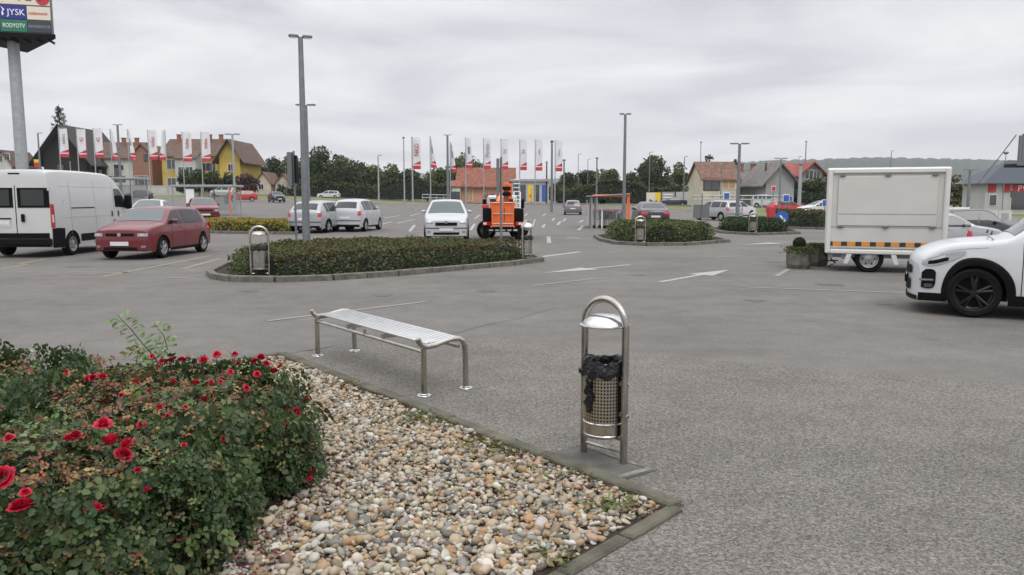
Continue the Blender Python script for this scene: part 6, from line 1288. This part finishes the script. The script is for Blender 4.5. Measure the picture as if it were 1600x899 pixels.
# ================================================================ ROSE BUSHES
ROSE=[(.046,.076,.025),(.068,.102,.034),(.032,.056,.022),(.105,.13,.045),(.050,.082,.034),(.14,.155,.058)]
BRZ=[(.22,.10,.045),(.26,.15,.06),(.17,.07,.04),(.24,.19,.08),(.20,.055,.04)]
names=['right-hand rose bush overhanging the pebbles, hung with the most red blooms','large rose bush at the left picture edge with browning shoots','dark leafy rose bush at the bottom left corner','low rose bush in the back row against the kerb']
bushes=[]
def bushz(i,X,Y):
    bx_,by_,rx,ry,h=BUSH[i]; q=np.clip(1-((X-bx_)/rx)**2-((Y-by_)/ry)**2,0,1); return h*q**.36*(1+.16*bumps(X,Y,.9,20+i)+.09*bumps(X,Y,2.3,30+i))
for i,(bx_,by_,rx,ry,h) in enumerate(BUSH):
    o=thing('rose_bush',names[i],'rose bush',(bx_,by_,0),0,'red rose bushes in the planting bed'); bushes.append(o)
    n=int(70000*rx*ry/.9)
    # leaves grouped in sprays of five leaflets
    m=n//5; u=rng.random(m); ang=rng.uniform(0,2*PI,m); rad=np.sqrt(rng.random(m)); side=rng.random(m)<.45
    rad=np.where(side,1-.12*rng.random(m)**1.5,rad); fx,fy=bx_+rx*rad*np.cos(ang),by_+ry*rad*np.sin(ang); sh=bushz(i,fx,fy)
    bulge=1+.0*u; zz_=np.where(side,h*(.04+.85*rng.random(m)),sh*(1-.38*rng.random(m)**1.8)); 
    out=1+.06*bumps(fx*3,zz_*9,.6,50+i); k_=np.where(side,np.sqrt(np.clip(1-(zz_/(h*1.12))**2.8,.0,1))*out,1); rr_=np.where(side,np.minimum(rad,1)*(.62+.38*k_)*(1+.05*rng.normal(size=m)),rad)
    px_,py_=bx_+rx*rr_*np.cos(ang),by_+ry*rr_*np.sin(ang)
    n3=np.sin(px_*9+i)*np.sin(py_*8+zz_*5)+.7*np.sin(px_*17+zz_*14+2)*np.sin(py_*15-zz_*11+i); dent=1-.13*np.clip(n3+.25,0,1.2); px_=bx_+(px_-bx_)*dent; py_=by_+(py_-by_)*dent; zz_=zz_*(1-.12*np.clip(n3+.3,0,1.2)*~side)
    shoot=(rng.random(m)<.05)&~side; zz_=zz_+shoot*rng.random(m)*.12
    cN=np.stack([np.cos(ang)*(.25+.8*side),np.sin(ang)*(.25+.8*side),.9-.5*side],1)+rng.normal(size=(m,3))*.40
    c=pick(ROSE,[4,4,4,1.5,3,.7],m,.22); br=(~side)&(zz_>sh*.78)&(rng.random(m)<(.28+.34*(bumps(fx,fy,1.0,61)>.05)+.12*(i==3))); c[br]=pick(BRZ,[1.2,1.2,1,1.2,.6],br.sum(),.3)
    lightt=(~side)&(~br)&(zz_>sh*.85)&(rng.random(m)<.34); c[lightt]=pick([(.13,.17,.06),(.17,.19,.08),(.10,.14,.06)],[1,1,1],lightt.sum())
    P=np.repeat(np.stack([px_-bx_,py_-by_,np.maximum(zz_,.02)],1),5,0); NN=np.repeat(cN,5,0)+rng.normal(size=(m*5,3))*.28; szl=np.repeat(rng.lognormal(math.log(.0255 if i!=2 else .0225),.30,m)*np.where(br,.72,1),5)
    tt=rng.normal(size=(m,3)); tt-=(tt*cN).sum(1)[:,None]*cN/(cN**2).sum(1)[:,None]; tt/=np.linalg.norm(tt,axis=1)[:,None]; bb=np.cross(cN/np.linalg.norm(cN,axis=1)[:,None],tt)
    offs=[(1.1,0),(.35,.62),(.35,-.62),(-.45,.6),(-.45,-.6)]; P=P.reshape(m,5,3)
    for j,(p_,q_) in enumerate(offs): P[:,j]+= (tt*p_+bb*q_)*szl.reshape(m,5)[:,j:j+1]
    # upright young canes breaking the outline
    SP,SN,SS,SC=[],[],[],[]; mbc=MB()
    for q in range(26):
        a=random.uniform(0,2*PI); r_=random.uniform(.1,.92)**.6; x,y=rx*r_*math.cos(a),ry*r_*math.sin(a); z0_=float(bushz(i,np.array(bx_+x),np.array(by_+y)))*.9; ln=random.uniform(.08,.22); tx_,ty_=x+random.gauss(0,.05),y+random.gauss(0,.05); mbc.tube([(x*.3,y*.3,.02),(x,y,z0_-.05),((x+tx_)/2,(y+ty_)/2,z0_+ln*.6),(tx_,ty_,z0_+ln)],[.006,.004,.003,.0015],5)
        cc_=random.choice(BRZ+[(.13,.17,.06),(.10,.15,.05)])
        for s5 in range(7):
            f=s5/6; cx5,cy5,cz5=x+(tx_-x)*f,y+(ty_-y)*f,z0_+ln*f; aa=random.uniform(0,6.28)
            for l5 in range(4): SP.append((cx5+math.cos(aa)*.018*(l5+1)+random.gauss(0,.008),cy5+math.sin(aa)*.018*(l5+1)+random.gauss(0,.008),cz5+random.gauss(0,.008))); SN.append((random.gauss(0,.5),random.gauss(0,.5)-.2,1)); SS.append(random.uniform(.018,.032)); SC.append(np.array(cc_)*random.uniform(.8,1.2))
    mbc.build('young_canes','stem',o); leafmesh('cane_leaves',SP,SN,np.array(SS),np.array(SC),'rose_leaf',o,aspect=.75)
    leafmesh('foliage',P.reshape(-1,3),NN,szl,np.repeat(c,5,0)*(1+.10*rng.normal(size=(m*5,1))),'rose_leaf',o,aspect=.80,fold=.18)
    mb=MB()
    for q in range(46):
        a=random.uniform(0,2*PI); r_=random.uniform(.1,.9)**.6; ex,ey=rx*r_*math.cos(a),ry*r_*math.sin(a); hz_=float(bushz(i,np.array(bx_+ex),np.array(by_+ey)))*.95; mb.tube([(ex*.3,ey*.3,0),(ex*.6,ey*.6,hz_*.5),(ex,ey,hz_)],[.009,.006,.003],5)
    mb.build('stems','stem',o)
    # inner tangle
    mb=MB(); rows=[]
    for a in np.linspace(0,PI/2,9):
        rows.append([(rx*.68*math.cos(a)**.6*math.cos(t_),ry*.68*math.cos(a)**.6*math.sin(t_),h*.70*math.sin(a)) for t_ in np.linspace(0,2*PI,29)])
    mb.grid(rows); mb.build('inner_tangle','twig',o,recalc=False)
# blooms: cupped rings of petals
def bloom(seed,m):
    r=random.Random(seed); mb=MB()
    for ring,(n,rad,tilt,pz,ps) in enumerate([(5,.003,.10,.010,.62),(6,.008,.24,.008,.78),(7,.013,.42,.004,.88),(9,.018,.68,-.001,.95),(10,.020,1.0,-.006,1.0)]):
        for k in range(n):
            a=2*PI*(k+ring*.5+r.uniform(-.15,.15))/n; L_=.024*ps*r.uniform(.9,1.1); w_=.020*ps; ct_,st_=math.cos(a),math.sin(a); pts=[]
            for i in range(4):
                u=i/3
                for j in range(3):
                    v=(j-1); wv=w_*(.45+.75*math.sin(u*2.2+.35)); b_=tilt*(.45+.75*u); q=rad*.6+L_*u*math.sin(b_)-abs(v)*.003; z=pz+L_*u*math.cos(b_)-abs(v)*.002+.002*math.sin(v*3+u*5+seed); x=q*ct_-v*wv*.5*st_; y=q*st_+v*wv*.5*ct_; pts.append((x,y,z))
            mb.add(pts,[(i*3+j,i*3+j+1,(i+1)*3+j+1,(i+1)*3+j) for i in range(3) for j in range(2)])
    o=mb.build('bloom',m,None,recalc=False,smooth=70); return o
protos=[bloom(k,'petal' if k%3 else 'petal_dark') for k in range(5)]
fl=[(38,608,1.25),(42,641,1.5),(58,634,1.4),(254,569,1.15),(284,566,1.1),(268,567,.9),(319,567,1.35),(339,558,1.1),(367,557,.7),(398,568,1.1),(408,563,1.5),(416,572,1.1),(402,588,1.0),(428,584,1.0),(437,576,.6),(478,581,1.2),(489,593,1.25),(360,585,.9),(330,600,.8),(385,610,.8),(300,655,.8),(70,600,.9),(60,660,.8),(92,628,.8),(15,690,1.0),(222,668,.8),(270,600,.8),(212,600,.8),(420,640,.8),(250,640,.7),(455,628,.7),(463,648,1.4),(443,669,1.25),(446,640,.7),(480,628,.7),(318,628,1.1),(305,602,.8),(290,640,.6),(372,572,.8),(200,700,1.4),(193,716,1.6),(175,694,1.35),(162,669,1.4),(118,687,1.2),(108,690,.9),(146,594,1.1),(160,593,1.1),(138,596,1.0),(116,586,1.0),(105,584,.8),(30,798,1.7),(38,795,1.4),(149,801,1.3),(3,751,1.6),(40,775,1.0),(486,742,.9),(484,752,.7),(235,614,.7),(190,622,.8),(345,600,.6),(262,655,.6),(238,560,.7),(288,700,.6),(215,740,.6),(230,770,.6),(350,690,.5)]
used=set()
for i,(px,py,s) in enumerate(fl):
    d=ray(px,py); t_=1.5; hit=None
    while t_<9:
        x,y,z=d.x*t_,d.y*t_,CH+d.z*t_
        for k in range(4):
            if z<=float(bushz(k,np.array(x),np.array(y)))+.015 and float(bushf(np.array(x),np.array(y)))>0: hit=k
        if hit is not None or z<.05: break
        t_+=.02
    if hit is None:      # just above a bush: hold it up on a short cane, else leave it out
        best=None
        for t2 in np.arange(2.5,6.5,.03):
            x,y,z=d.x*t2,d.y*t2,CH+d.z*t2
            for k in range(4):
                if float(bushf(np.array(x),np.array(y)))>0:
                    gapz=z-float(bushz(k,np.array(x),np.array(y)))
                    if float(bushz(k,np.array(x),np.array(y)))>.1 and (best is None or gapz<best[0]): best=(gapz,t2,k)
        if best is None or best[0]>.22: continue
        hit=best[2]; t_=best[1]+.03; o=bushes[hit]; L_=o.location; x,y,z=d.x*t_-L_.x,d.y*t_-L_.y,CH+d.z*t_
        mb=MB(); mb.tube([(x*.9,y*.9,z-best[0]-.08),(x,y,z)],[.004,.0025],5); mb.build('cane','stem',o)
    t_-=.07
    pr=protos[i%5]; b=pr.copy() if i%5 in used else pr
    if i%5 in used: C.objects.link(b)
    used.add(i%5)
    o=bushes[hit]; b.parent=o; L_=o.location; b.location=(d.x*t_-L_.x,d.y*t_-L_.y,CH+d.z*t_-L_.z+.012); b.rotation_euler=(random.uniform(-.1,.8),random.uniform(-.6,.6),random.uniform(-3,3)); q=s*random.uniform(.72,.98); b.scale=(q,q,q*.95)
# tall pale sapling shoot rising behind the roses
bs=at(262,600); bs=Vector((-2.35,5.15,0)); o=thing('young_sapling','tall thin light green sapling shoot standing above the roses','sapling',bs)
tip=pd(183,492,4.9)-bs; tip2=pd(240,505,5.1)-bs; root=Vector((.06,.0,.25)); mid=pd(243,560,5.1)-bs; mb=MB()
st1=[root,mid,pd(225,540,5.0)-bs,pd(205,515,4.95)-bs,tip]; st2=[mid,pd(262,545,5.12)-bs,pd(256,525,5.1)-bs,tip2]; st3=[mid,pd(222,566,5)-bs,pd(205,562,5)-bs]
mb.tube([Vector((0,0,0)),root,mid],[.007,.006,.005],6)
for s_ in (st1[1:],st2,st3): mb.tube(s_,[.004]*(len(s_)-1)+[.0015],5)
mb.build('stem','stem_green',o); P=[];Nn=[];Sz=[]
for s_,n in ((st1[1:],13),(st2,9),(st3,6)):
    for k in range(n):
        u=(k+.4)/n*(len(s_)-1); i=min(len(s_)-2,int(u)); p=s_[i].lerp(s_[i+1],u-i); dr=(s_[i+1]-s_[i]).normalized(); sd=dr.cross(Vector((0,-1,.3))).normalized()
        for sg in (1,-1):
            for w_ in range(2): P.append(p+sd*sg*(.025+.032*w_)+Vector((random.gauss(0,.006),random.gauss(0,.006),random.gauss(0,.006)))); Nn.append((random.gauss(0,.3),-.5+random.gauss(0,.3),.85)); Sz.append(.048*random.uniform(.8,1.2))
leafmesh('leaves',[tuple(p) for p in P],Nn,np.array(Sz),pick([(.14,.22,.07),(.18,.26,.09),(.10,.17,.06)],[1,1,1],len(P)),'rose_leaf',o,aspect=.5)
# ================================================================ HAZE
hb=MB(); hb.box((-5200,-200,-12),(5200,5300,560)); hz_=hb.build('haze','asphalt',smooth=0); hz_['kind']='stuff'; hz_['label']='thin pale blue air haze over the whole place'; hz_['category']='haze'
hm=bpy.data.materials.new('haze_air'); hm.use_nodes=True; t=hm.node_tree; t.nodes.clear(); oo=t.nodes.new('ShaderNodeOutputMaterial'); pv=t.nodes.new('ShaderNodeVolumePrincipled'); pv.inputs['Color'].default_value=(.92,.95,1,1); pv.inputs['Density'].default_value=.00014; t.links.new(pv.outputs[0],oo.inputs['Volume']); hz_.data.materials.clear(); hz_.data.materials.append(hm)
